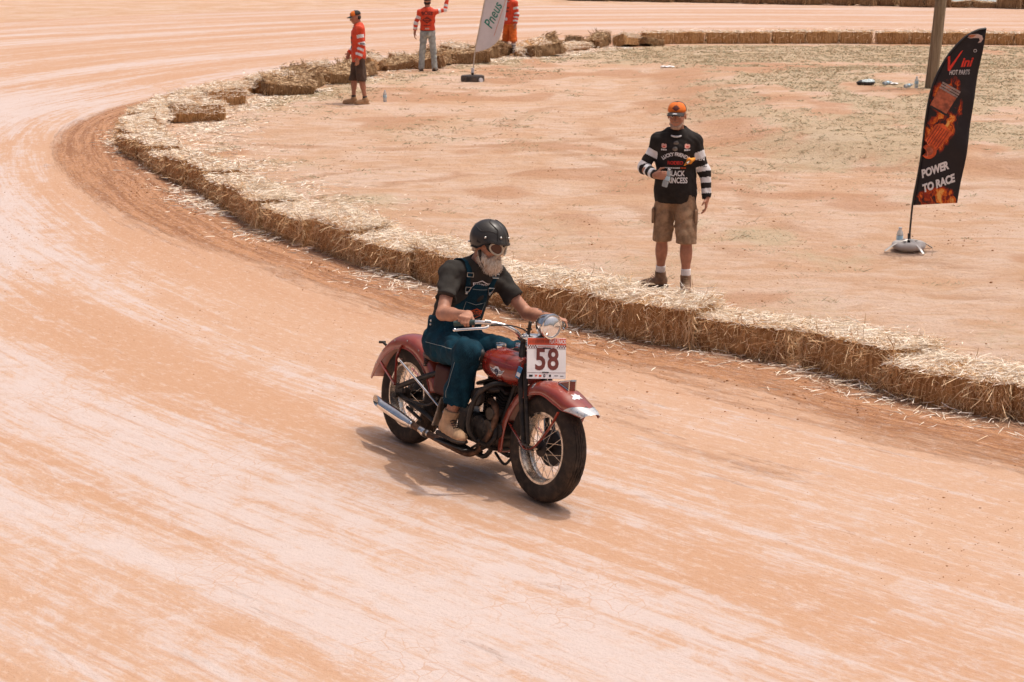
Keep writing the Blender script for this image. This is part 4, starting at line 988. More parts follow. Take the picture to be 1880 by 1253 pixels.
def head_sdf(s, c, R, neck=None, k=.012):
    g = lambda x, y, z: np.asarray(c)+R@A(x,y,z)
    s.ell(g(-.012,0,.030), (.098,.077,.088), R, .02).ell(g(.022,0,-.025), (.072,.063,.098), R, .02).ell(g(.042,0,-.088), (.046,.046,.034), R, .02)
    s.ell(g(.082,0,.026), (.018,.048,.011), R, .012); s.cone(g(.092,0,.012), g(.112,0,-.030), .009, .0145, .010); s.ell(g(.098,0,-.036), (.014,.019,.009), R, .006)
    for y in (-1,1):
        s.ell(g(-.008,y*.080,-.008), (.018,.009,.031), R, .006); s.ell(g(.062,y*.042,-.028), (.022,.020,.018), R, .015)
    for y in (-1,1): s.ell(g(.101,y*.032,.006), (.016,.017,.011), R, .008, True)
    s.ell(g(.086,0,-.060), (.013,.025,.006), R, .006).ell(g(.084,0,-.072), (.013,.022,.007), R, .006)
    if neck is not None: s.cone(g(-.022,0,-.055), neck, .056, .064, .03)
def eyes(c, R, parent):
    for y in (-1,1):
        b = MB(); b.ell(np.asarray(c)+R@A(.082,y*.032,.006), (.012,.013,.011), None, 10, 7); e = b.build('eye', mat('eye_white', (.62,.58,.54), .25), parent)
        b = MB(); b.ell(np.asarray(c)+R@A(.0915,y*.032,.006), (.004,.0062,.0062), None, 8, 5); b.build('iris', mat('iris_brown', (.03,.015,.01), .2), e)
def spine_frame(a, b):
    z = unit(np.asarray(b)-np.asarray(a)); y = unit(A(0,1,0)-z*z[1]); return np.stack([np.cross(y,z), y, z], 1)
def torso(s, J, off=0., lo=0., k=.05, wide=1.):
    """J['spine'] = [(point, half depth, half width)] from pelvis to neck"""
    S = J['spine']
    for i in range(len(S)):
        p, dx, dy = S[i]; q = S[min(i+1,len(S)-1)][0]; pp = S[max(i-1,0)][0]; R = spine_frame(pp, q)
        s.ell(p, (dx+off, dy*wide+off, .115+off*.5), R, k)
    for sd in 'RL':
        s.cone(np.asarray(S[-2][0])*.5+np.asarray(J['sh'+sd])*.5, J['sh'+sd], .070+off, .052+off, k)
def limb(s, a, b, ra, rb, k=.02, bulge=0., at_=.35):
    s.cone(a, b, ra, rb, k)
    if bulge:
        a = np.asarray(a, float); b = np.asarray(b, float); R = spine_frame(a, b) if abs(unit(b-a)[1]) < .95 else np.eye(3); s.ell(a+(b-a)*at_, (ra*bulge, ra*bulge, np.linalg.norm(b-a)*.28), R, k)
def body_skin(J, hands, name, m, parent, vox=.008, head=True):
    s = SDF(.02); torso(s, J, -.024)
    for sd in 'RL':
        limb(s, np.asarray(J['sh'+sd])-A(0,0,.012), J['el'+sd], .045, .041, .02); limb(s, J['el'+sd], J['wr'+sd], .041, .0275, .02, 1.08, .3); s.cone(J['wr'+sd], np.asarray(J['wr'+sd])+unit(hands[sd]['d'])*.03, .0275, .024, .015)
        fingers(s, J['wr'+sd], k=.005, **hands[sd])
        limb(s, J['hip'+sd], J['kn'+sd], .082, .056, .04); limb(s, J['kn'+sd], J['an'+sd], .053, .036, .025, 1.08, .32); s.cone(J['an'+sd], np.asarray(J['an'+sd])*.45+np.asarray(J['toe'+sd])*.55, .034, .020, .02)
    head_sdf(s, J['head'], J['headR'], np.asarray(J['spine'][-1][0]))
    o = sdf_obj(name, s, m, parent, vox); eyes(J['head'], J['headR'], o); return o
def boot(J, sd, parent, m, sole_m, high=.13, size=1., vox=.007, name='boot', lace=None):
    an = np.asarray(J['an'+sd], float); toe = np.asarray(J['toe'+sd], float); d = unit((toe-an)*A(1,1,0)); u = np.asarray(J.get('up'+sd, A(0,0,1)), float); base = an-u*(.085)
    if 'pitch'+sd in J: d = unit(d+u*J['pitch'+sd])
    l = np.cross(u, d); R = np.stack([d, l, u], 1); g = lambda x, y, z: base+R@A(x,y,z)
    s = SDF(.03); s.ell(g(-.015,0,.055), (.058,.044,.055), R).ell(g(.075,0,.045), (.085,.046,.045), R).ell(g(.155,0,.036), (.062,.049,.038), R); sh = unit(np.asarray(J['kn'+sd])-an); s.cone(g(-.005,0,.075), an+sh*(high-.07), .050, .053, .03)
    o = sdf_obj(name, s, m, parent, vox, [(base+u*.016, -u), (an+sh*(high-.075), sh)])
    so = SDF(.012); so.box(g(-.02,0,.012), (.047,.036,.008), .010, R).box(g(.06,0,.012), (.06,.035,.007), .010, R).ell(g(.150,0,.012), (.074,.056,.021), R); sdf_obj('sole', so, sole_m, o, vox, [(base-u*.003, -u)])
    if lace is not None:
        b = MB()
        for k in range(5):
            f = k/4; p = g(.105-.065*f, 0, .082+.045*f); b.tube([p-l*.026+d*.004, p+d*.010+u*.007, p+l*.026-d*.004], .0035, 5)
        tag(b.build('laces', lace, o), kind='stuff')
    return o
def cap(J, parent, front, back, brim, logo=None):
    c = np.asarray(J['head'], float); R = J['headR']; g = lambda x, y, z: c+R@A(x,y,z); mb = MB()
    def dome(i, j):
        az = i*2*PI; el = j*PI/2; return g(-.010+.104*math.cos(az)*math.cos(el)**.8, .086*math.sin(az)*math.cos(el)**.8, .042+.085*math.sin(el)**.85)
    mb.grid(dome, 28, 8); V = np.array(mb.V); lx = (V-c)@R[:,0]; mi = [0 if np.mean([lx[i] for i in f]) > .005 else 1 for f in mb.F]
    o = link_mesh('cap', V, mb.F, [front, back], parent, mi, True, 180); solidify(o, .003, 0)
    b = MB(); b.grid(lambda u, v: g(.070+.088*v*math.sqrt(max(0,1-(u*2-1)**2*.75))+.014*(1-(u*2-1)**2), (u*2-1)*.078, .045-.014*(u*2-1)**2-.020*v), 14, 5); bo = b.build('visor', brim, o, True, 180); solidify(bo, .004, 0)
    b = MB(); b.ell(g(-.010,0,.128), (.008,.008,.005), None, 8, 5); b.build('button', back, o)
    if logo is not None:
        bv = bvh_of(o); decal('cap_emblem', *logo, mat('cap_logo_dark', (.12,.02,.01), .7), o, bv, g(.09,0,.082), R[:,1], R[:,2], .002, .02, .2)
    return o
def sleeve_pick(J, bands, base):
    """stripe index along each sleeve"""
    def f(C):
        mi = np.zeros(len(C), int); best = np.full(len(C), 9.)
        for sd in 'RL':
            s_, e_, w_ = [np.asarray(J[k+sd], float) for k in ('sh','el','wr')]
            for a, b, t0 in ((s_, e_, 0), (e_, w_, 1)):
                t = np.clip(((C-a)@(b-a))/((b-a)@(b-a)), 0, 1); d = np.linalg.norm(C-a-t[:,None]*(b-a), axis=1); tt = t0+t; on = d < .085
                if t0 == 0: on &= ((C-a)@(b-a))/((b-a)@(b-a)) > bands[0]
                st = np.zeros(len(C), int)
                for q in range(0, len(bands), 2): st |= ((tt > bands[q]) & (tt < bands[q+1])).astype(int)
                use = on & (d < best); mi[use] = st[use]; best[use] = d[use]
        return mi
    return f
def jersey(J, parent, mats, bands, vox=.008, hem=.86, cuff=.03, seed=1, name='jersey', wide=1.05):
    s = SDF(.03); torso(s, J, .020, wide=wide); p0 = np.asarray(J['spine'][0][0]); s.ell(p0-A(0,0,.02), (J['spine'][0][1]+.026, J['spine'][0][2]*wide+.022, .30), None, .05)
    for sd in 'RL':
        limb(s, J['sh'+sd], J['el'+sd], .058, .054, .035); limb(s, J['el'+sd], np.asarray(J['wr'+sd]), .054, .043, .03)
    cuts = [((0,0,hem), (0,0,-1))]
    nk = np.asarray(J['spine'][-1][0]); s.ell(nk+A(.015,0,.075), (.085,.082,.065), None, .012, True)
    for sd in 'RL':
        wr = np.asarray(J['wr'+sd]); d = unit(wr-np.asarray(J['el'+sd])); s.ell(wr+d*.035, (.05,.05,.05), None, .006, True)
    return sdf_obj(name, s, mats, parent, vox, cuts, wrinkle(.0065, 36, seed, (1,1,.7)), sleeve_pick(J, bands, 0))
def standing(h=1.0, **o):
    J = dict(spine=[(A(0,0,.95),.105,.160),(A(.005,0,1.08),.105,.150),(A(.005,0,1.21),.115,.160),(A(.0,0,1.33),.115,.168),(A(-.012,0,1.43),.075,.12),(A(-.015,0,1.49),.05,.058)],
        shR=A(-.01,-.185,1.425), shL=A(-.01,.185,1.425), elR=A(-.02,-.245,1.13), elL=A(-.02,.245,1.13), wrR=A(.06,-.255,.885), wrL=A(.06,.255,.885),
        hipR=A(0,-.09,.92), hipL=A(0,.09,.92), knR=A(.02,-.125,.50), knL=A(.02,.125,.50), anR=A(-.02,-.14,.088), anL=A(-.02,.14,.088), toeR=A(.12,-.17,.04), toeL=A(.12,.17,.04), head=A(.02,0,1.655), headR=np.eye(3))
    J.update(o); return J
def place_person(x, y, yaw, label, h=1.): 
    M = Matrix.Translation((x, y, hz1(x,y)+.003 if 'hz1' in globals() else .003)) @ Matrix.Rotation(yaw, 4, 'Z') @ Matrix.Diagonal((h,h,h,1)); return empty('person', M, label, 'person')
DOWN = dict(d=A(.12,0,-1), curl=(.30,.45,.35))
def hand_down(sd): y = -1 if sd == 'R' else 1; return dict(d=A(.15,0,-1), pn=A(0,-y,0), thumb=A(1,0,0), curl=(.28,.42,.35))
def shorts(J, parent, m, length=.46, vox=.009, seed=3, name='shorts', flare=1., top=.99):
    s = SDF(.04); p = np.asarray(J['spine'][0][0]); s.ell(p, (.128,.178,.13), None, .05)
    for sd in 'RL':
        a, b = np.asarray(J['hip'+sd]), np.asarray(J['kn'+sd]); s.cone(a, a+(b-a)*1.15, .102, .094*flare, .035)
    cuts = [((0,0,length), (0,0,-1)), ((0,0,top), (0,0,1))]; return sdf_obj(name, s, m, parent, vox, cuts, wrinkle(.009, 34, seed))
def socks(J, parent, mats, lo=.02, hi=.26, bands=(), vox=.008):
    for sd in 'RL':
        a, b = np.asarray(J['an'+sd]), np.asarray(J['kn'+sd]); s = SDF(.02); limb(s, b, a, .058, .043, .02, 1.08, .32); d = unit(b-a)
        def pk(C, a=a, d=d): 
            t = (C-a)@d; r_ = np.zeros(len(C), int)
            for q in range(0, len(bands), 2): r_ |= ((t > bands[q]) & (t < bands[q+1])).astype(int)
            return r_
        sdf_obj('sock', s, mats, parent, vox, [(a+d*lo, -d), (a+d*hi, d)], None, pk)

# ---------------------------------------------------------------- the rider
DENIM = NT('teal_denim'); o_ = DENIM.obj(); n_ = DENIM.noise(o_, 7, 5, .6); w2 = DENIM.noise(DENIM.scalevec(o_, (260,260,60)), 1., 2)
DENIM.set(Base_Color=DENIM.mix(DENIM.ramp(w2, .4, .65, 0, .35), DENIM.mix(DENIM.ramp(n_, .35, .7), (.003,.016,.028), (.006,.046,.074)), (.014,.072,.10)), Roughness=.85, Specular_IOR_Level=.15); DENIM.bump(w2, .3, .003); DENIM = DENIM.m
TEE = mat('washed_black_tee', (.036,.032,.028), .9, var=.3, vscale=9, bump=.25, bscale=200, spec=.2)
STITCH = mat('pale_stitching', (.30,.34,.33), .8); BRASS = mat('nickel_hardware', (.62,.60,.56), .3, 1.)
rider = empty('person', BIKE_M, 'bearded rider in black half helmet, goggles and blue denim overalls on the red motorcycle', 'person')
hy, hp = math.radians(15), math.radians(9)
RJ = dict(spine=[(A(.375,0,.785),.115,.158),(A(.395,0,.91),.120,.156),(A(.435,0,1.03),.120,.156),(A(.485,0,1.15),.118,.158),(A(.535,0,1.250),.088,.135),(A(.585,.005,1.335),.055,.062)],
    shR=A(.520,-.168,1.262), shL=A(.545,.170,1.262), elR=A(.685,-.305,1.010), elL=A(.735,.325,1.040), wrR=A(.988,-.392,1.056), wrL=A(.998,.385,1.062),
    hipR=A(.40,-.10,.755), hipL=A(.40,.10,.755), knR=A(.885,-.205,.790), knL=A(.885,.215,.790), anR=A(.800,-.238,.318), anL=A(.800,.238,.318), toeR=A(1.0,-.25,.27), toeL=A(1.0,.25,.27),
    head=A(.645,.012,1.470), headR=rotm(hy, hp, 0))
gx_ = unit(A(1.105,-.345,1.031)-A(1.005,-.431,1.002)); 
def grip_hand(s):
    g_ = gx_*A(1,-s,1) if s > 0 else gx_; up_ = A(0,0,1); f_ = unit(np.cross(g_, up_)); f_ = f_ if f_[0] > 0 else -f_
    return dict(d=unit(f_*A(1,1,0)+A(0,0,-.10)), pn=A(0,0,-1), thumb=g_, curl=(1.05,1.25,.9), tw=.6)
hd_ = {'R': grip_hand(-1), 'L': grip_hand(1)}
for sd in 'RL':                                                    # wrist sits behind and just above the grip
    gc = A(1.052,-.392,1.016)*(A(1,1,1) if sd == 'R' else A(1,-1,1)); RJ['wr'+sd] = gc-unit(hd_[sd]['d'])*.080+A(0,0,.034)
rb_body = body_skin(RJ, hd_, 'body', SKIN, rider, .0055)
def tee():
    s = SDF(.03); torso(s, RJ, .018, wide=1.03)
    for sd in 'RL':
        a, b = RJ['sh'+sd], RJ['el'+sd]; s.cone(a, a+(b-a)*.95, .066, .071, .04)
    for sd in 'RL':
        a, b = RJ['sh'+sd], RJ['el'+sd]; d = unit(b-a); q = a+(b-a)*.62; e1 = unit(A(1,0,0)-d*d[0]); s.box(q+d*.12, (.12,.12,.12), 0., np.stack([e1, np.cross(d,e1), d], 1), .003, True)
    nk = RJ['spine'][-1][0]; s.ell(nk+A(.03,0,.055), (.088,.085,.07), None, .01, True)
    return sdf_obj('t_shirt', s, TEE, rider, .007, [], wrinkle(.0085, 40, 4, (.8,1,1)))
tee_o = tee()
def overalls():
    s = SDF(.04); sp = RJ['spine']
    for i in (0,1): R = spine_frame(sp[0][0], sp[2][0]); s.ell(sp[i][0], (sp[i][1]+.032, sp[i][2]+.030, .12), R, .05)
    s.ell(A(.385,0,.76), (.145,.178,.11), None, .05)
    for sd in 'RL':
        limb(s, RJ['hip'+sd], RJ['kn'+sd], .112, .088, .05); a, b = RJ['kn'+sd], RJ['an'+sd]; s.cone(a, a+(b-a)*.5, .088, .080, .035); s.cone(a+(b-a)*.45, a+(b-a)*.95, .078, .088, .035)
    up = unit(sp[2][0]-sp[0][0]); cuts = [((0,0,.905), (-.12,0,1))]
    for sd in 'RL':
        a, b = RJ['kn'+sd], RJ['an'+sd]; q = a+(b-a)*.70; d = unit(b-a); s.box(q+d*.10, (.2,.125,.10), 0., np.stack([unit(A(1,0,0)-d*d[0]), np.cross(d, unit(A(1,0,0)-d*d[0])), d], 1), .003, True)
    return sdf_obj('overalls', s, DENIM, rider, .0075, cuts, wrinkle(.0100, 34, 9, (1,1,.8)))
ov_o = overalls()
def bib():
    s = SDF(.02); torso(s, RJ, .027, wide=1.0); sp = RJ['spine']; up = unit(sp[3][0]-sp[1][0]); fw_ = unit(np.cross(A(0,1,0), up)); c = sp[2][0]
    tp = sp[3][0]+up*.085
    return sdf_obj('bib', s, DENIM, ov_o, .007, [(c+fw_*.035, -fw_), (tp, unit(up-fw_*.15)), (c+A(0,.128,0), unit(A(0,1,0)+up*.32)), (c-A(0,.128,0), unit(A(0,-1,0)+up*.32)), (sp[1][0]-up*.05, -up)], wrinkle(.003, 30, 12)), up, fw_, c, tp
bib_o, b_up, b_fw, b_c, b_tp = bib()
bv_tee = bvh_of(tee_o); bv_bib = bvh_of(bib_o)
def drop(bv, p, dr, off, dist=.5):
    h = bv.ray_cast(Vector(p), Vector(dr), dist); return (np.array(h[0])-unit(dr)*off) if h[0] is not None else None
for sy in (-1,1):                                                  # straps over the shoulders
    pts = []
    for t_ in np.linspace(0, 1, 22):
        a = math.radians(-12+t_*205); yy = sy*(.088+.022*math.sin(t_*PI)-.055*max(0,t_-.55)/.45); o0 = b_tp+b_up*.00+A(0,yy,0)-b_fw*.05; dr = b_fw*math.cos(a)+b_up*math.sin(a); q = drop(bv_tee, o0+dr*.5, -dr, .006, .6)
        if q is not None: pts.append(q)
    st = MB(); W = .019
    rows = []
    for i, p in enumerate(pts):
        rows.append([p+A(0,-W,0), p+A(0,W,0)])
    st.add([q for r_ in rows for q in r_], [(2*i, 2*i+1, 2*i+3, 2*i+2) for i in range(len(rows)-1)]); so = st.build('strap', DENIM, ov_o, True, 180); solidify(so, .005, 0)
    p = pts[1]+b_fw*.008; b = MB(); yv = A(0,1,0)
    b.tube([p-yv*.022-b_up*.0, p+yv*.022, p+yv*.012-b_up*.034, p-yv*.012-b_up*.034, p-yv*.022], .003, 6); b.ell(p-b_up*.044, (.009,.009,.009), None, 10, 7); b.build('buckle', BRASS, so)
    p = pts[4]+b_fw*.008; b = MB(); t2 = unit(pts[5]-pts[3]); b.tube([p-yv*.024-t2*.013, p+yv*.024-t2*.013, p+yv*.024+t2*.013, p-yv*.024+t2*.013, p-yv*.024-t2*.013], .0028, 6); b.build('slider', BRASS, so)
shield = poly([(-.055,.016),(-.030,.020),(0,.034),(.030,.020),(.055,.016),(.046,-.006),(.052,-.022),(0,-.040),(-.052,-.022),(-.046,-.006)])
sh_in = [A(v[0]*.84, v[1]*.80, 0) for v in shield[0]]
ORANGE_P = mat('orange_print', (.75,.10,.015), .7)
yv = A(0,1,0)
decal('chest_emblem', *shield, ORANGE_P, bib_o, bv_bib, b_c+b_up*.030+yv*.02+b_fw*.1, yv, b_up, .0025, .02, .3)
decal('chest_emblem_field', sh_in, shield[1], BLACKPRINT, bib_o, bv_bib, b_c+b_up*.030+yv*.02+b_fw*.1, yv, b_up, .004, .02, .3)
decal('chest_lettering', *text_mesh('MOTOR', .034, .0010, .15, sx=.9), ORANGE_P, bib_o, bv_bib, b_c+b_up*.032+yv*.02+b_fw*.1, yv, b_up, .0055, .02, .3)
decal('chest_lettering', *text_mesh('Y-DAVIDSON', .030, .0006, .15, sx=.75), WHITE, bib_o, bv_bib, b_c-b_up*.028+yv*.02+b_fw*.1, yv, b_up, .003, .02, .3)
frame = [A(v[0]*1.25, v[1]*1.0, 0) for v in shield[0]]; nsh = len(frame); Vr = frame+[A(v[0]*.86, v[1]*.82, 0) for v in frame]
decal('shirt_emblem', Vr, [(i, (i+1) % nsh, nsh+(i+1) % nsh, nsh+i) for i in range(nsh)], WHITE, tee_o, bv_tee, b_tp+b_up*.012+b_fw*.1, yv, b_up, .003, .02, .3)
decal('shirt_lettering', *text_mesh('MOTOR', .036, .0004, .1, sx=.8), WHITE, tee_o, bv_tee, b_tp+b_up*.010+b_fw*.1, yv, b_up, .003, .02, .3)
# pocket and seams
def seam(name, pts, bv, dr, m=STITCH, r=.0016, off=.002, par=None):
    q = [drop(bv, np.asarray(p)-unit(dr)*.4, dr, off, .8) for p in pts]; q = [x for x in q if x is not None]
    if len(q) > 1: b = MB(); b.tube(q, r, 4); b.build(name, m, par or ov_o)
seam('pocket_seam', [b_c+yv*y+b_up*z for y, z in ((-.075,.0),(-.075,.105),(-.04,.100),(0,.090),(.04,.100),(.075,.105),(.075,.0))], bv_bib, -b_fw, par=bib_o)
seam('top_seam', [b_tp-b_up*.016+yv*y for y in np.linspace(-.115,.115,9)], bv_bib, -b_fw, par=bib_o)
bv_ov = bvh_of(ov_o)
for sy in (-1,1):
    k_, h_, an_ = (RJ[q+('R' if sy < 0 else 'L')] for q in ('kn','hip','an'))
    seam('side_seam', [h_+(k_-h_)*t_+A(0,0,.02) for t_ in np.linspace(.0,.80,10)], bv_ov, A(0,-sy,0)); seam('side_seam', [k_+(an_-k_)*t_ for t_ in np.linspace(.12,.78,9)], bv_ov, A(0,-sy,0))
    for dz in (.03,.075):
        q = drop(bv_ov, A(.36+dz*.3,sy*.5,.87+dz*.6), A(0,-sy,0), .002, .6)
        if q is not None: b = MB(); b.ell(q, (.008,.004,.008), None, 8, 5); b.build('button', BRASS, ov_o)
BOOT = mat('tan_work_boot', (.50,.30,.165), .75, var=.25, vscale=14, bump=.2, bscale=50); SOLE = mat('dark_sole', (.040,.028,.021), .85, var=.3, dust=.06); LACE = mat('dark_laces', (.035,.022,.016), .9)
for sd in 'RL': boot(RJ, sd, rider, BOOT, SOLE, .17, 1., .0065, 'boot', LACE)
# head gear
hc, hR = RJ['head'], RJ['headR']; hg = lambda x, y, z: hc+hR@A(x,y,z)
HELM = mat('black_leather_helmet', (.030,.026,.022), .38, var=.25, vscale=10, bump=.12, bscale=150)
def hsurf(az, t, off=0.):
    """az 0 = front; t 0 = crown .. 1 = rim"""
    ca = math.cos(az); rim = -.0-.062*sstep(-ca, -.72, .05)-.018*sstep(-ca, .3, 1.)+.030       # height of rim
    el1 = math.asin(np.clip((rim-.030)/.118, -1, 1)); el = PI/2+(el1-PI/2)*t; ce = math.cos(el)
    fl = 1+.05*sstep(t, .86, 1.)*(.4+.6*max(0,ca))
    return hg(-.010+(.134+off)*ce*ca*fl+.008*max(0,ca)*sstep(t,.9,1.), (.114+off)*ce*math.sin(az)*fl, .036+(.124+off)*math.sin(el))
mb = MB(); mb.grid(lambda u, v: hsurf(2*PI*u, v), 48, 16); hel = mb.build('helmet', HELM, rider, True, 180); solidify(hel, .008, 1)
b = MB(); b.tube([hsurf(2*PI*u, 1.) for u in np.linspace(0,1,60)], .0055, 6, cap=False); b.build('rim_trim', BLACK, hel)
for az0 in (.52, -.52):
    b = MB(); b.tube([hsurf(math.copysign(min(abs(az0)+max(0,(.55-t_))*2.6, PI*.93), az0), max(.10,t_), .003) for t_ in np.linspace(.93,.08,16)], .0028, 5); b.build('crown_seam', BLACK, hel)
    sg = math.copysign(1, az0); b = MB(); b.tube([hsurf(sg*a_, .60+.16*math.cos(a_*.9+.5), .001) for a_ in np.linspace(.55,PI*.98,16)], .0024, 5); b.build('side_seam', HELM, hel)
for az, t_ in ((.35,.80),(-.35,.80),(1.15,.80),(-1.15,.80),(2.3,.88),(-2.3,.88)):
    p = hsurf(az, t_, .007); b = MB(); b.ell(p, (.008,.008,.008), None, 10, 6); b.build('rivet', BRASS, hel)
for sy in (-1,1):
    b = MB(); b.tube([hg(.015,sy*.098,-.035), hg(.035,sy*.085,-.085), hg(.062,sy*.055,-.135), hg(.075,0,-.150)], .0105, 8, smooth=4, flat=(1.2,.35)); b.build('chin_strap', BLACK, hel)
GOGT = mat('tan_goggle_frame', (.46,.40,.30), .45); 
LENS = NT('smoked_goggle_lens'); LENS.set(Base_Color=(.085,.032,.018), Roughness=.18, Specular_IOR_Level=.35); LENS = LENS.m
gog = None
for sy in (-1,1):
    cy = sy*.043; ring = []; outl = []
    for k in range(28):
        a = 2*PI*k/28; yy = cy+.041*math.cos(a); zz = .000+.036*math.sin(a)-.006*math.cos(a)*sy*-1
        xx = .124-abs(yy)**2*6.0; outl.append(hg(xx, yy, zz))
    b = MB(); b.tube(outl+[outl[0]], .0062, 8, cap=False)
    if gog is None: gog = b.build('goggles', GOGT, rider)
    else: b.build('goggle_frame', GOGT, gog)
    lc = np.mean(outl, 0)+hR@A(.004,0,0); b = MB(); b.add(outl+[lc], [(i, (i+1) % 28, 28) for i in range(28)]); lo2 = b.build('goggle_lens', LENS, gog, True, 180)
    b = MB(); inn = [p-hR@A(.030,0,0)+(p-lc)*.08 for p in outl]; b.add(outl+inn, [(i, (i+1) % 28, 28+(i+1) % 28, 28+i) for i in range(28)]); b.build('goggle_cushion', BLACK, gog)
b = MB(); b.tube([hg(.118,-.006,.006), hg(.121,0,.010), hg(.118,.006,.006)], .0055, 6); b.build('goggle_bridge', GOGT, gog)
b = MB(); b.tube([hg(.080,-.082,.006), hg(.045,-.100,.016), hg(-.01,-.112,.020)], .009, 6, smooth=3, flat=(.4,1.3)); b.build('goggle_strap', BLACK, gog); b = MB(); b.tube([hg(.080,.082,.006), hg(.045,.100,.016), hg(-.01,.112,.020)], .009, 6, smooth=3, flat=(.4,1.3)); b.build('goggle_strap', BLACK, gog)
BEARD = NT('grey_beard'); o_ = BEARD.obj(); nb = BEARD.noise(BEARD.scalevec(o_, (70,70,22)), 1., 4, .7); nb2 = BEARD.noise(o_, 16, 3); BEARD.set(Base_Color=BEARD.mix(BEARD.ramp(nb, .35, .65), BEARD.mix(nb2, (.30,.19,.115), (.50,.38,.27)), (.72,.62,.50)), Roughness=.9, Specular_IOR_Level=.15); BEARD.bump(nb, 1., .006); BEARD = BEARD.m
s = SDF(.02)
for y in (-1,1):
    s.cone(hg(.0,y*.066,-.055), hg(.030,y*.058,-.095), .016, .030, .02); s.cone(hg(.028,y*.052,-.090), hg(.070,y*.028,-.125), .032, .040, .02); s.cone(hg(.100,y*.004,-.050), hg(.085,y*.038,-.068), .013, .012, .01)
s.ell(hg(.078,0,-.120), (.050,.060,.050), hR, .02).ell(hg(.080,0,-.138), (.042,.050,.032), hR, .02)
s.ell(hg(.108,0,-.066), (.012,.020,.006), hR, .006, True)
sdf_obj('beard', s, BEARD, rider, .006, [], wrinkle(.0035, 150, 5))
bd = bpy.data.objects['beard']; me_ = bd.data; r_ = np.random.default_rng(8); nv = len(me_.vertices); sel = r_.integers(0, nv, 1500); Pv = np.array([me_.vertices[i].co[:] for i in sel]); Nv = np.array([me_.vertices[i].normal[:] for i in sel]); dn = hR@A(.25,0,-1)
V, F = strand_mesh(Pv-Nv*.002, Nv*.55+dn[None]*.9+r_.normal(0,.22,Pv.shape), r_.uniform(.010,.026,1500), np.full(1500,.0016), .12, r_); tag(link_mesh('beard_hair', V, F, straw_mat('grey_hair_strands', (.66,.57,.46), (.74,.66,.56), (.38,.27,.19)) if 'straw_mat' in globals() else BEARD, bd, None, False), kind='stuff')
s = SDF(.02)
for y in (-1,1): s.cone(hg(-.035,y*.074,-.015), hg(-.065,y*.05,-.055), .014, .016, .02)
s.cone(hg(-.07,-.04,-.05), hg(-.07,.04,-.05), .017, .017, .02); sdf_obj('hair', s, BEARD, rider, .007, [], wrinkle(.003, 150, 6))
# tattoo on the left forearm
bv_b = bvh_of(rb_body); e0, w0 = RJ['elL'], RJ['wrL']
tt = merge(*[place(disc2d(.012+.006*math.sin(i*2.1), 9, 1.3, .8), -.05+i*.017, .010*math.sin(i*1.7)) for i in range(6)])
fd = unit(w0-e0); decal('tattoo', tt[0], tt[1], mat('faded_tattoo', (.13,.075,.06), .6), rb_body, bv_b, e0*.35+w0*.65+A(0,0,.1), fd, unit(np.cross(A(0,0,1), fd)), .0012, .015, .3)

# ---------------------------------------------------------------- marshal in the black jersey
JBLACK = mat('black_jersey', (.022,.018,.016), .8, var=.3, vscale=9, spec=.2); JWHITE = mat('white_stripe', (.70,.68,.68), .8, var=.06); KHAKI = mat('khaki_cotton', (.29,.18,.105), .9, var=.3, vscale=14, bump=.3, bscale=60)
JORANGE = mat('orange_red_jersey', (.66,.060,.018), .75, var=.12, vscale=8); CAPO = mat('orange_cap_panel', (.78,.18,.02), .8); CAPB = mat('black_cap_mesh', (.03,.025,.022), .85); BROWNBOOT = mat('brown_boot', (.21,.125,.075), .8, var=.35, vscale=15, dust=.35); TANBOOT = mat('sand_boot', (.42,.24,.12), .85, var=.2)
WSOCK = mat('white_sock', (.72,.68,.66), .9); BROWNSHORT = mat('dark_brown_shorts', (.075,.045,.030), .9, var=.2); GREYJEANS = mat('grey_jeans', (.36,.385,.37), .9, var=.25, vscale=9); ORSHORT = mat('orange_shorts', (.72,.15,.02), .85); SHADES = mat('sunglass_lens', (.12,.10,.085), .1, coat=1.)
STUB = mat('grey_stubble', (.40,.27,.20), .8, var=.25, vscale=60)
def arc_text(s_, size, rad, bold=.001, sx=1.):
    V, F = text_mesh(s_, size, bold, sx=sx); return [A((rad+v[1])*math.sin(v[0]/rad), (rad+v[1])*math.cos(v[0]/rad)-rad, 0) for v in V], F
def collar(J, par, m, r=.076, w=.013):
    n = np.asarray(J['spine'][-1][0]); b = MB(); b.tube([n+A(.012+r*1.05*math.cos(a)+.012*max(0,math.cos(a)), r*math.sin(a), .004-.040*max(0,math.cos(a))+.006) for a in np.linspace(0,2*PI,30)], w, 8, cap=False, flat=(1.,.7)); return b.build('collar', m, par)
P1 = place_person(1.575, 16.66, -PI/2-.16, 'man in black jersey with striped sleeves, khaki shorts and orange cap', 1.026)
J1 = standing(shR=A(-.01,-.172,1.415), shL=A(-.01,.172,1.415), elR=A(.02,-.300,1.155), wrR=A(.215,-.175,1.115), elL=A(-.02,.265,1.135), wrL=A(.03,.292,.890), anR=A(-.08,-.135,.088), toeR=A(-.02,-.32,.04), anL=A(.10,.120,.088), toeL=A(.27,.14,.04), knR=A(-.01,-.118,.50), knL=A(.08,.115,.50), head=A(.03,0,1.650), headR=rotm(-.06,.06,0))
H1 = {'R': dict(d=A(.55,.60,.10), pn=A(-.5,.7,-.1), thumb=A(.1,.1,1), curl=(.75,.85,.6)), 'L': hand_down('L')}
B1 = body_skin(J1, H1, 'body', SKIN2, P1, .007)
j1 = jersey(J1, P1, [JBLACK, JWHITE], (.34,.56,.80,1.02,1.25,1.45,1.66,1.84), .007, .835, seed=2, wide=1.10)
collar(J1, j1, JWHITE)
s = shorts(J1, P1, KHAKI, .462, .008, 5)
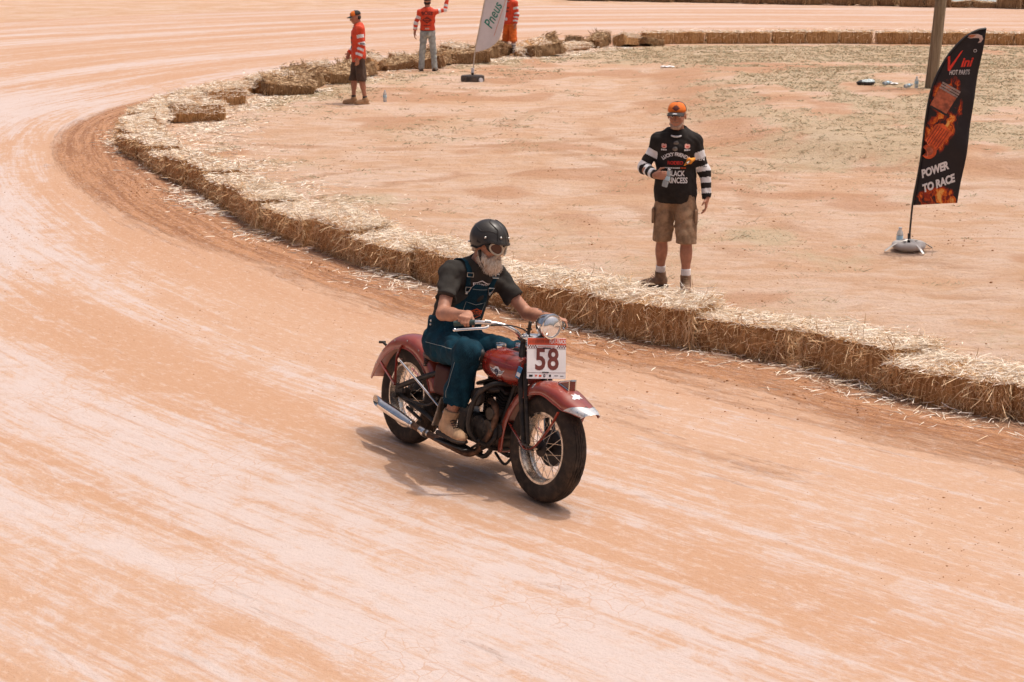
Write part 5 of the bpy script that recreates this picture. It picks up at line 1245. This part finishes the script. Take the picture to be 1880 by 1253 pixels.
for sd, y in (('R',-1),('L',1)):
    pk = SDF(.01); pk.box(J1['hip'+sd]*.45+J1['kn'+sd]*.55+A(.01,y*.098,.02), (.05,.006,.065), .008); sdf_obj('cargo_pocket', pk, KHAKI, s, .007)
socks(J1, P1, [WSOCK], .0, .135)
for sd in 'RL': boot(J1, sd, P1, BROWNBOOT, SOLE, .15, 1., .007, 'boot', mat('tan_laces', (.35,.24,.14), .9))
cap1 = cap(J1, P1, CAPO, CAPB, CAPB, merge(disc2d(.026,9,1.1,.9), place(rect2d(.07,.010),0,-.002), place(rect2d(.012,.05),0,0)))
b = MB(); c1, R1 = J1['head'], J1['headR']; b.ell(c1+R1@A(.158,0,.040), (.016,.024,.004), R1, 12, 5); b.build('visor_sticker', WHITE, cap1)
st = SDF(.012)
for y in (-1,1): st.cone(c1+R1@A(.045,y*.050,-.070), c1+R1@A(.075,y*.022,-.098), .016, .020, .02)
st.ell(c1+R1@A(.070,0,-.098), (.026,.034,.020), R1).cone(c1+R1@A(.094,-.024,-.052), c1+R1@A(.094,.024,-.052), .007, .007); st.ell(c1+R1@A(.10,0,-.064), (.012,.022,.006), R1, .005, True); sdf_obj('beard', st, STUB, P1, .006, [], wrinkle(.002,150,3))
bv1 = bvh_of(j1); fy = A(0,1,0); fz = A(0,0,1)
def on_j(name, VF, z, y, m, off=.003): return decal(name, VF[0], VF[1], m, j1, bv1, A(.2,y,z), fy, fz, off, .018, .5)
on_j('jersey_lettering', arc_text('LUCKY FRIENDS', .046, .19, .0016, .80), 1.302, .0, WHITE)
on_j('jersey_lettering', text_mesh('RODEO', .044, .0014, sx=.95), 1.222, .0, mat('red_print', (.62,.03,.02), .7))
on_j('jersey_lettering', bars2d(.145, .013, 12, 4), 1.176, -.028, WHITE); on_j('jersey_lettering', bars2d(.05, .012, 4, 6), 1.176, .075, ORANGE_P)
on_j('jersey_lettering', text_mesh('BLACK', .070, .0018, sx=.70), 1.122, .012, WHITE); on_j('jersey_lettering', text_mesh('PRINCESS', .074, .0018, sx=.66), 1.058, .012, WHITE)
for y in (-1,1):
    on_j('chest_badge', merge(disc2d(.022,14,1.15,.8), place(disc2d(.014,10),-.012,.014), place(disc2d(.012,10),.012,.012)), 1.372, y*.108, mat('pink_badge_print', (.72,.36,.28), .7), .0025); on_j('chest_badge_mark', merge(place(rect2d(.024,.010),0,.0)), 1.372, y*.108, mat('red_print', (.62,.03,.02), .7), .004); on_j('chest_lettering', bars2d(.055, .016, 4, 2), 1.342, y*.108, WHITE)
for q, (z, tx) in enumerate(((1.275,'EN'), (1.232,'AC'))):
    m_ = WHITE if q == 0 else BLACKPRINT; decal('sleeve_lettering', *text_mesh(tx, .044, .001), m_, j1, bv1, J1['shL']*(.42 if q == 0 else .20)+J1['elL']*(.58 if q == 0 else .80)+A(.2,.012,0), fy, fz, .003, .02, .5)
b = MB()
sg_ = None
for k, (z, y) in enumerate(((1.405,.004),(1.352,-.004))):
    q = drop(bv1, A(.5,y,z), A(-1,0,0), .008, .8)
    if q is None: continue
    b = MB(); b.ell(q, (.006,.025,.021), None, 14, 8)
    if sg_ is None: sg_ = b.build('sunglasses', SHADES, P1)
    else: b.build('lens', SHADES, sg_)
# ---------------------------------------------------------------- man in red at the bend (profile)
P2 = place_person(-3.02, 34.69, PI+.22, 'man in red jersey and dark brown shorts seen from the side near the tumbled bales', 1.03)
J2 = standing(elL=A(-.05,.225,1.135), wrL=A(.05,.235,.885), elR=A(-.03,-.235,1.135), wrR=A(.16,-.205,.955), anR=A(.10,-.095,.088), toeR=A(.28,-.10,.04), anL=A(-.10,.095,.088), toeL=A(.08,.11,.04), knR=A(.08,-.11,.50), knL=A(-.03,.11,.50), head=A(.045,0,1.640), headR=rotm(.10,.22,0))
body_skin(J2, {'L': hand_down('L'), 'R': dict(d=A(.3,.3,-.9), pn=A(0,1,0), thumb=A(1,0,0), curl=(.3,.4,.3))}, 'body', SKIN2, P2, .008)
j2 = jersey(J2, P2, [JORANGE, JWHITE], (.34,.55,.82,1.02,1.25,1.42,1.62,1.80), .008, .80, seed=5, wide=1.12); collar(J2, j2, JWHITE); bv2 = bvh_of(j2)
decal('jersey_lettering', *merge(place(bars2d(.17,.05,5,1),0,.06), place(bars2d(.13,.05,4,2),0,-.03), place(bars2d(.16,.07,4,3),0,-.12)), BLACKPRINT, j2, bv2, A(.2,0,1.2), fy, fz, .003, .03, .5)
decal('sleeve_lettering', *bars2d(.09,.03,4,7), BLACKPRINT, j2, bv2, J2['shL']*.08+J2['elL']*.92+A(0,.2,0), A(-1,0,0), fz, .003, .02, .4)
shorts(J2, P2, BROWNSHORT, .44, .009, 8); socks(J2, P2, [mat('dark_sock', (.06,.045,.04), .9)], .0, .075)
for sd in 'RL': boot(J2, sd, P2, TANBOOT, TANBOOT, .115, 1., .008)
cap(J2, P2, CAPO, CAPB, CAPB, disc2d(.02, 10))
s = SDF(.015); s.ell(J2['head']+J2['headR']@A(-.045,0,-.012), (.060,.081,.055), J2['headR']); sdf_obj('hair', s, mat('dark_hair', (.03,.02,.015), .8), P2, .008)
# ---------------------------------------------------------------- man signalling, seen from behind
P3 = place_person(-2.05, 42.95, PI/2-.05, 'man in orange-red jersey lettered BOSS and pale jeans, back turned, one arm raised', .99)
J3 = standing(elR=A(.04,-.43,1.475), wrR=A(.09,-.475,1.715), elL=A(-.01,.285,1.15), wrL=A(.04,.325,.905), anR=A(-.02,-.165,.088), anL=A(-.02,.165,.088), toeR=A(.15,-.20,.04), toeL=A(.15,.20,.04), knR=A(.0,-.135,.50), knL=A(.0,.135,.50), headR=rotm(.05,.02,0))
body_skin(J3, {'L': hand_down('L'), 'R': dict(d=A(.15,-.15,1), pn=A(1,0,0), thumb=A(0,1,0), curl=(.1,.1,.1))}, 'body', SKIN2, P3, .009)
j3 = jersey(J3, P3, [JORANGE, JWHITE], (.34,.58,.85,1.10,1.32,1.55), .009, .985, seed=7); collar(J3, j3, JWHITE); bv3 = bvh_of(j3)
def on_b(name, VF, z, m, off=.004): return decal(name, VF[0], VF[1], m, j3, bv3, A(-.2,0,z), A(0,-1,0), fz, off, .03, .5)
on_b('back_lettering', arc_text('BOSS', .115, .45, .005, 1.05), 1.40, mat('maroon_print', (.16,.02,.012), .7))
dm = [(-.125,0),(0,.085),(.125,0),(0,-.085)]; on_b('back_emblem', merge(poly(dm)), 1.235, mat('maroon_print', (.16,.02,.012), .7)); on_b('back_emblem_lettering', merge(place(bars2d(.13,.03,5,2),0,.012), place(bars2d(.07,.02,4,3),0,-.03)), 1.235, JORANGE, .008); on_b('back_lettering', bars2d(.17,.018,8,9), 1.105, BLACKPRINT)
on_b('back_patch', rect2d(.10,.035), 1.03, mat('pale_patch_print', (.66,.42,.34), .8))
def jeans(J, par, m, vox=.009):
    s = SDF(.04); s.ell(J['spine'][0][0]-A(0,0,.01), (.118,.168,.12), None, .05)
    for sd in 'RL': s.cone(J['hip'+sd], J['kn'+sd], .098, .076, .04).cone(J['kn'+sd], J['an'+sd]-A(0,0,.02), .074, .072, .03)
    return sdf_obj('jeans', s, m, par, vox, [((0,0,.028),(0,0,-1)), ((0,0,1.0),(0,0,1))], wrinkle(.006, 30, 4))
je = jeans(J3, P3, GREYJEANS); b = MB(); b.tube([A(.122*math.cos(a), .172*math.sin(a), .985) for a in np.linspace(0,2*PI,32)], .016, 6, cap=False, flat=(.4,1)); b.build('belt', mat('dark_belt', (.03,.02,.018), .6), je)
for y in (-1,1):
    b = MB(); b.box((-.118,y*.075,.90), (.008,.10,.11), rotm(-y*.35), .004); b.build('back_pocket', GREYJEANS, je)
for sd in 'RL': boot(J3, sd, P3, BROWNBOOT, SOLE, .10, 1., .009)
cap(J3, P3, CAPB, CAPB, CAPB); s = SDF(.015); s.ell(J3['head']+A(-.045,0,-.012), (.060,.081,.055)); sdf_obj('hair', s, mat('dark_hair', (.03,.02,.015), .8), P3, .009)
# ---------------------------------------------------------------- man in orange shorts behind the white flag
P4 = place_person(-.05, 47.9, -PI/2-.75, 'man in orange shorts and striped socks partly hidden by the white flag', 1.0)
J4 = standing(elR=A(-.02,-.25,1.14), wrR=A(.10,-.20,.91), anR=A(.0,-.15,.088), anL=A(.0,.15,.088), toeR=A(.17,-.17,.04), toeL=A(.17,.17,.04), knR=A(.02,-.13,.5), knL=A(.02,.13,.5))
body_skin(J4, {'L': hand_down('L'), 'R': hand_down('R')}, 'body', SKIN2, P4, .009); j4 = jersey(J4, P4, [JORANGE, JWHITE], (.34,.55,.82,1.02,1.25,1.42,1.62,1.80), .009, .86, seed=9); collar(J4, j4, JWHITE); bv4 = bvh_of(j4)
decal('jersey_patch', *disc2d(.055,16,1.,.8), JWHITE, j4, bv4, A(.2,-.02,1.0), fy, fz, .004, .03, .5); decal('jersey_lettering', *merge(place(bars2d(.17,.05,5,1),0,.06), place(bars2d(.13,.05,4,2),0,-.03)), BLACKPRINT, j4, bv4, A(.2,0,1.24), fy, fz, .004, .03, .5)
shorts(J4, P4, ORSHORT, .40, .009, 6, flare=1.15); socks(J4, P4, [WSOCK, mat('black_band', (.04,.035,.035), .9)], .0, .27, (.055,.085,.12,.15,.185,.215))
for sd in 'RL': boot(J4, sd, P4, TANBOOT, TANBOOT, .10, 1., .009)
cap(J4, P4, CAPO, CAPB, CAPB)
# ---------------------------------------------------------------- things held by the marshal
def bottle(x, y, z, label, R=None, sc=1., lie=None, group='plastic water bottles'):
    M = Matrix.Translation((x,y,z)) @ (lie if lie is not None else Matrix.Identity(4)) @ Matrix.Scale(sc, 4); e = empty('water_bottle', M, label, 'bottle', group)
    b = MB(); b.lathe([(.001,0),(.028,.0),(.032,.006),(.032,.06),(.030,.065),(.032,.07),(.032,.13),(.026,.155),(.014,.178),(.012,.19)], (0,0,0), (0,0,1), 18); b.build('bottle_body', mat('clear_plastic', (.72,.80,.84), .08, trans=.65, var=.03), e)
    b = MB(); b.lathe([(.0325,.075),(.0327,.076),(.0327,.118),(.0325,.119)], (0,0,0), (0,0,1), 18); b.build('bottle_label', mat('pale_blue_label', (.42,.62,.74), .5), e); b = MB(); b.lathe([(.0145,.182),(.0155,.184),(.0155,.200),(.001,.202)], (0,0,0), (0,0,1), 14); b.build('bottle_cap', mat('white_cap', (.75,.77,.8), .5), e)
    return e
M1 = P1.matrix_world; wr = Vector(J1['wrR'])+Vector(unit(H1['R']['d']))*.082+Vector(unit(H1['R']['pn']))*.034
pb = M1 @ (wr-Vector((0,0,.105))); bottle(pb.x, pb.y, pb.z, 'clear water bottle held in the hand of the man in the black jersey', lie=Matrix.Rotation(.25, 4, 'Y'), sc=.88)
rf = empty('rolled_flag', M1.copy(), 'rolled orange-yellow flag tucked under the left arm of the man in black', 'flag')
q = drop(bv1, A(.5,.115,1.235), A(-1,0,0), .02, .8); q = q if q is not None else A(.15,.115,1.235)
s = SDF(.010); s.ell(q+A(.004,.022,.012), (.030,.040,.040)).cone(q+A(.006,.004,-.004), q+A(.008,-.046,-.048), .026, .006).cone(q+A(.0,.03,.012), q+A(-.06,.075,.03), .034, .020); s.ell(q+A(.040,.020,.010), (.022,.024,.024), None, .006, True); sdf_obj('rolled_cloth', s, mat('orange_yellow_cloth', (.80,.30,.03), .8), rf, .0045, [], wrinkle(.002,110,2))
b = MB(); b.tube([q+A(.004,.034,.022), q+A(.050,-.008,-.016)], .0105, 10); stk = b.build('flag_stick', mat('pale_stick', (.62,.56,.48), .6), rf); b = MB(); b.tube([q+A(.0495,-.0075,-.0155), q+A(.0525,-.0103,-.018)], .0085, 10); b.build('stick_hollow_dark', BLACKPRINT, stk)  # black disc on the stick tip paints the shade of a hollow end
for ch in rf.children: ch.matrix_local = Matrix.Translation(q) @ Matrix.Scale(.74, 4) @ Matrix.Translation(-Vector(q))
# ---------------------------------------------------------------- bottles and scraps on the infield
for x, y, lab, lie in ((-2.54,35.02,'clear water bottle standing on the dirt beside the man in red',None),(4.28,18.98,'clear water bottle standing behind the base of the black banner',None),(8.24,35.75,'clear water bottle standing at the foot of the wooden pole',None),(7.99,35.7,'clear bottle lying on its side nearest the wooden pole',1.45),(7.66,36.2,'clear bottle lying on the grass right of the dark bag',1.5)):
    bottle(x, y, hz1(x,y)+(.0 if lie is None else .034), lab, lie=None if lie is None else Matrix.Rotation(.6, 4, 'Z') @ Matrix.Rotation(lie, 4, 'Y'), sc=1.15)
s = SDF(.03); s.ell((0,0,.05),(.19,.11,.06)).ell((.10,.02,.075),(.10,.08,.05)); e = empty('rubbish_bag', (7.28,36.15,hz1(7.28,36.15)), 'dark bag with a pale top lying on the grass left of the pole', 'bag'); sdf_obj('bag', s, [mat('black_bag', (.03,.028,.026), .5), mat('pale_bag_top', (.50,.58,.58), .6)], e, .012, [((0,0,0),(0,0,-1))], wrinkle(.012,40,3), lambda C: ((C[:,2] > .075) & (C[:,0] > -.08)).astype(int))
def scrap(x, y, w_, l, label):
    b = MB(); b.grid(lambda u, v: A((u-.5)*w_, (v-.5)*l, .012+.02*math.sin(u*7+v*3)**2), 10, 6); o = b.build('paper_scrap', mat('white_paper', (.78,.76,.74), .8)); solidify(o, .003, 0); o.location = (x, y, hz1(x,y)+.004); tag(o, label, 'paper', 'white scraps on the infield')
scrap(3.84, 43.45, .34, .30, 'flat white scrap lying alone on the far infield dirt'); scrap(7.85, 36.35, .26, .2, 'white scrap lying between the bag and the wooden pole')
# ---------------------------------------------------------------- wooden pole
def wood():
    s = NT('weathered_pole_wood'); o = s.obj(); n = s.noise(s.scalevec(o, (18,18,.9)), 1., 6, .7, .5); s.set(Base_Color=s.mix(s.ramp(n,.3,.7), (.15,.105,.062), (.34,.26,.17)), Roughness=.9); s.bump(n, .6, .012); return s.m
pole = MB(); pole.tube([A(0,0,-.3)+A(.0635*z,0,z)+A(.01*math.sin(z*1.3),0,0) for z in np.linspace(0,7.4,16)], [.118,.110,.098], 18); pb_ = pole.build('wooden_pole', wood()); pb_.location = (8.47,35.6,hz1(8.47,35.6)); tag(pb_, 'tall weathered wooden pole leaning slightly behind the black banner', 'pole')
# ---------------------------------------------------------------- black feather banner
def feather(name, loc, left, right, label, cloth, pole_m, ripple, thick=.004):
    """left / right = outline of the sail (x, z) from bottom to top, in the banner's own plane"""
    e = empty(name, loc, label, 'banner'); L = np.array(smooth_path([A(x,0,z) for x,z in left], 8)); Rr = np.array(smooth_path([A(x,0,z) for x,z in right], 8)); n = 40
    def samp(P, t): d = np.concatenate([[0], np.cumsum(np.linalg.norm(np.diff(P,axis=0),axis=1))]); d /= d[-1]; return A(*[np.interp(t, d, P[:,i]) for i in range(3)])
    def f(u, v): p = samp(L, v)*(1-u)+samp(Rr, v)*u; return p+A(0, ripple(u, v), 0)
    mb = MB(); mb.grid(f, 14, n); sl = mb.build('sail', cloth, e, True, 180); solidify(sl, thick, 0)
    return e, sl, f
BL = [(0.022,.50),(.060,.80),(.090,1.06),(.122,1.53),(.176,1.82),(.295,2.085),(.458,2.287),(.60,2.378),(.70,2.402)]; BRt = [(.505,.525),(.562,1.0),(.605,1.475),(.652,1.94),(.703,2.403)]
def banner_mat():
    s = NT('black_printed_cloth'); o = s.obj(); sp = s.n('ShaderNodeSeparateXYZ'); s.l(o, sp.inputs[0]); x, z = sp.outputs['X'], sp.outputs['Z']
    wv = s.n('ShaderNodeVectorMath', operation='ADD'); nz = s.n('ShaderNodeTexNoise'); nz.inputs['Scale'].default_value = 9.; nz.inputs['Detail'].default_value = 5; s.l(o, nz.inputs['Vector']); sc = s.n('ShaderNodeVectorMath', operation='SCALE'); s.l(nz.outputs['Color'], sc.inputs[0]); sc.inputs['Scale'].default_value = .16; s.l(o, wv.inputs[0]); s.l(sc.outputs[0], wv.inputs[1])
    fl = s.noise(s.scalevec(wv.outputs[0], (9,9,4)), 1., 5, .65, .8)
    def blob(cx, cz, rx, rz, slope=0.):
        dx = s.math('DIVIDE', s.math('SUBTRACT', s.math('SUBTRACT', x, cx), s.math('MULTIPLY', s.math('SUBTRACT', z, cz), slope)), rx); dz = s.math('DIVIDE', s.math('SUBTRACT', z, cz), rz); return s.ramp(s.math('ADD', s.math('MULTIPLY', dx, dx), s.math('MULTIPLY', dz, dz)), .25, 1.25, 1., 0.)
    m = s.math('MAXIMUM', blob(.30,1.70,.20,.24,.25), s.math('MAXIMUM', blob(.25,1.30,.19,.30,.2), s.math('MAXIMUM', blob(.42,1.45,.09,.26,.2), blob(.26,.57,.34,.16))))
    hot = s.ramp(s.math('MULTIPLY', m, s.math('ADD', s.math('MULTIPLY', s.math('SUBTRACT', fl, .5), 2.6), .5)), .22, .95)
    col = s.mix(s.ramp(hot, 0., .45), (.022,.018,.020), (.38,.035,.010)); col = s.mix(s.ramp(hot, .35, .75), col, (.75,.17,.02)); col = s.mix(s.ramp(hot, .75, 1.), col, (.85,.48,.12))
    col = s.mix(s.ramp(s.noise(o, 5, 4), .55, .75, 0, .5), col, s.mix(.5, col, (.07,.06,.065))); s.set(Base_Color=col, Roughness=.65, Specular_IOR_Level=.3); return s.m
bl = Matrix.Translation((4.348,18.83,hz1(4.348,18.83)))
ban, sail, bf = feather('feather_banner', bl, BL, BRt, 'black feather banner printed with flames and POWER TO RACE standing on the infield', banner_mat(), None, lambda u, v: .018*math.sin(v*9+u*2)*u+.012*math.sin(v*21+u*5)*u)
BLK = mat('black_pole', (.02,.017,.016), .5)
b = MB(); b.tube([(0,0,.03)]+[(x-.004,0,z) for x,z in BL], [.011,.011,.010,.009,.008,.007,.006], 8, smooth=5); b.build('banner_pole', BLK, ban)
pc_ = [A(x-.004,-.003,z) for x,z in BL]; b = MB(); b.tube(pc_, .020, 8, smooth=5, flat=(1,.5)); b.build('pole_sleeve', BLK, sail)
bvs = bvh_of(sail)
def on_s(name, VF, x, z, m, rot=0., off=.004, ml=.05): V = place(VF,0,0,rot); return decal(name, V[0], V[1], m, sail, bvs, A(x,-.3,z), A(1,0,0), A(0,0,1), off, ml, .4)
REDP = mat('bright_red_print', (.72,.035,.015), .6); GREYP = mat('grey_print', (.48,.46,.46), .6)
on_s('banner_lettering', merge(poly([(-.075,.070),(-.050,.075),(-.045,-.030),(.065,.125),(.085,.135),(-.045,-.085),(-.068,-.080)])), .385, 2.035, REDP)
on_s('banner_lettering', text_mesh('ini', .135, .004, .35, sx=.95), .510, 2.040, REDP, .05)
on_s('banner_lettering', text_mesh('HOT PARTS', .070, .002, .15, sx=.60), .445, 1.935, GREYP, .02)
hand_ = lambda t_: text_mesh(t_, .118, .006, .25, sx=.74, spacing=.98)
on_s('banner_slogan', hand_('POWER'), .235, .885, WHITE, .34); on_s('banner_slogan', hand_('TO RACE'), .285, .735, WHITE, .34)
on_s('swoosh_mark', poly([(x*.8,y*.8) for x,y in [(-.115,.0),(-.03,.03),(.06,.035),(.11,.015),(.125,-.03),(.10,-.075),(.06,-.085),(.085,-.05),(.075,-.02),(.03,-.018),(-.04,-.025)]]), .570, 2.315, mat('copper_white_print', (.62,.45,.38), .5)); on_s('swoosh_accent', poly([(-.095,.0),(-.02,.02),(.03,.018),(.0,-.008),(-.05,-.012)]), .570, 2.315, mat('copper_print', (.50,.16,.07), .5), 0, .006)
on_s('registered_mark', ring2d(.012,.018,14), .60, 2.165, GREYP)
# printed piston and filter
cop = mat('copper_part_print', (.40,.10,.045), .5, var=.5, vscale=14); stl = mat('steel_part_print', (.34,.25,.22), .45, var=.4, vscale=16); glow = mat('ember_print', (.66,.10,.02), .5, var=.4, vscale=12)
on_s('printed_piston', poly([(-.10,-.13),(.10,-.13),(.11,.07),(-.11,.07)]), .30, 1.655, cop, -.50); on_s('printed_piston_crown', merge(*[place(rect2d(.225,.020),0,.082+i*.028) for i in range(3)]), .30, 1.655, stl, -.50, .006); on_s('printed_piston_skirt', rect2d(.20,.022), .30-.060, 1.655-.125, BLACKPRINT, -.50, .007)
on_s('printed_filter', poly([(-.10,-.12),(.07,-.14),(.11,.13),(-.04,.16),(-.10,.11)]), .245, 1.235, glow, -.55); on_s('printed_filter_pleat', merge(*[place(rect2d(.007,.22),-.075+i*.028,.0) for i in range(6)]), .248, 1.24, mat('dark_red_print', (.24,.02,.01), .6), -.55, .006); on_s('printed_filter_end', ring2d(.035,.082,22), .165, 1.09, glow, 0, .008); on_s('printed_filter_hole', disc2d(.045,18), .165, 1.09, cop, 0, .010)
bag = MB(); bag.lathe([(.105+.052*math.cos(a), .058+.050*math.sin(a)*(1 if math.sin(a) > 0 else .9)) for a in np.linspace(0,2*PI,14)[:-1]], (0,0,0), (0,0,1), 36, closed=True); V = np.array(bag.V); th_ = np.arctan2(V[:,1],V[:,0]); V[:,:2] *= (1.18-.10*np.abs(np.sin(th_*2))**6)[:,None]; V[:,2] *= 1-.18*np.abs(np.sin(th_*2))**8; bag.V = [tuple(v) for v in V]; bag.build('weight_ring', mat('grey_vinyl', (.47,.43,.40), .55, var=.12), ban)
for k in range(4):
    a = k*PI/2+.35; d_ = A(math.cos(a), math.sin(a), 0); b = MB(); b.tube([d_*.02+A(0,0,.125), d_*.17+A(0,0,.085), d_*.30+A(0,0,.012)], .013, 8, smooth=4, flat=(1.4,.5)); b.build('base_leg', mat('galvanised_steel', (.50,.47,.44), .45, .7), ban)
b = MB(); b.tube([(0,0,.08),(0,0,.19)], .017, 10); b.build('spigot', BLK, ban)
# ---------------------------------------------------------------- white feather flag
fl_m = mat('white_flag_cloth', (.66,.64,.66), .8, var=.05, vscale=4)
FL = [(.060,.66),(.175,1.25),(.290,1.83),(.40,2.35),(.52,2.75),(.74,3.05),(.95,3.12)]; FR = [(.115,.665),(.40,.76),(.62,.98),(.735,1.40),(.795,1.85),(.90,2.50),(.965,3.12)]
fl, fsail, _ = feather('feather_flag', Matrix.Translation((-.895,39.9,hz1(-.895,39.9))), FL, FR, 'white feather flag with green script lettering standing near the far row', fl_m, None, lambda u, v: .03*math.sin(v*7+u*2)*u)
b = MB(); b.tube([(0,0,.10)]+[(x-.005,0,z) for x,z in FL], [.014,.013,.012,.010,.008], 8, smooth=4); b.build('flag_pole', mat('pale_pole', (.55,.47,.38), .5), fl)
bvs = bvh_of(fsail); V, F = text_mesh('Pneus', .31, .003, .35, sx=.80); V = at(V, 0, 0, 1.13)
decal('flag_lettering', V, F, mat('teal_green_print', (.012,.22,.17), .6), fsail, bvs, A(.47,-.4,1.47), A(1,0,0), A(0,0,1), .006, .06, .6)
decal('flag_rule', *place(rect2d(.85,.010),0,0,1.25), mat('orange_rule_print', (.62,.22,.12), .6), fsail, bvs, A(.62,-.4,1.42), A(1,0,0), A(0,0,1), .006, .06, .6)
b = MB(); b.lathe([(.001,.0),(.25,.0),(.268,.02),(.268,.115),(.25,.14),(.10,.15),(.001,.15)], (0,0,0), (0,0,1), 32); base = b.build('water_base', mat('dark_plastic_base', (.055,.040,.032), .6, dust=.3), fl)
b = MB(); b.lathe([(.001,.02),(.052,.02),(.056,.01),(.056,-.02)], (.19,-.20,.045), (.55,-.8,.2), 20); b.build('filler_cap', WHITE, base); b = MB(); b.tube([(0,0,.14),(.0,0,.20)], .030, 12); b.build('socket', BLK, base); b = MB(); b.tube([(0,0,.20),(.004,0,.31)], .034, 12); b.build('white_collar', WHITE, base)
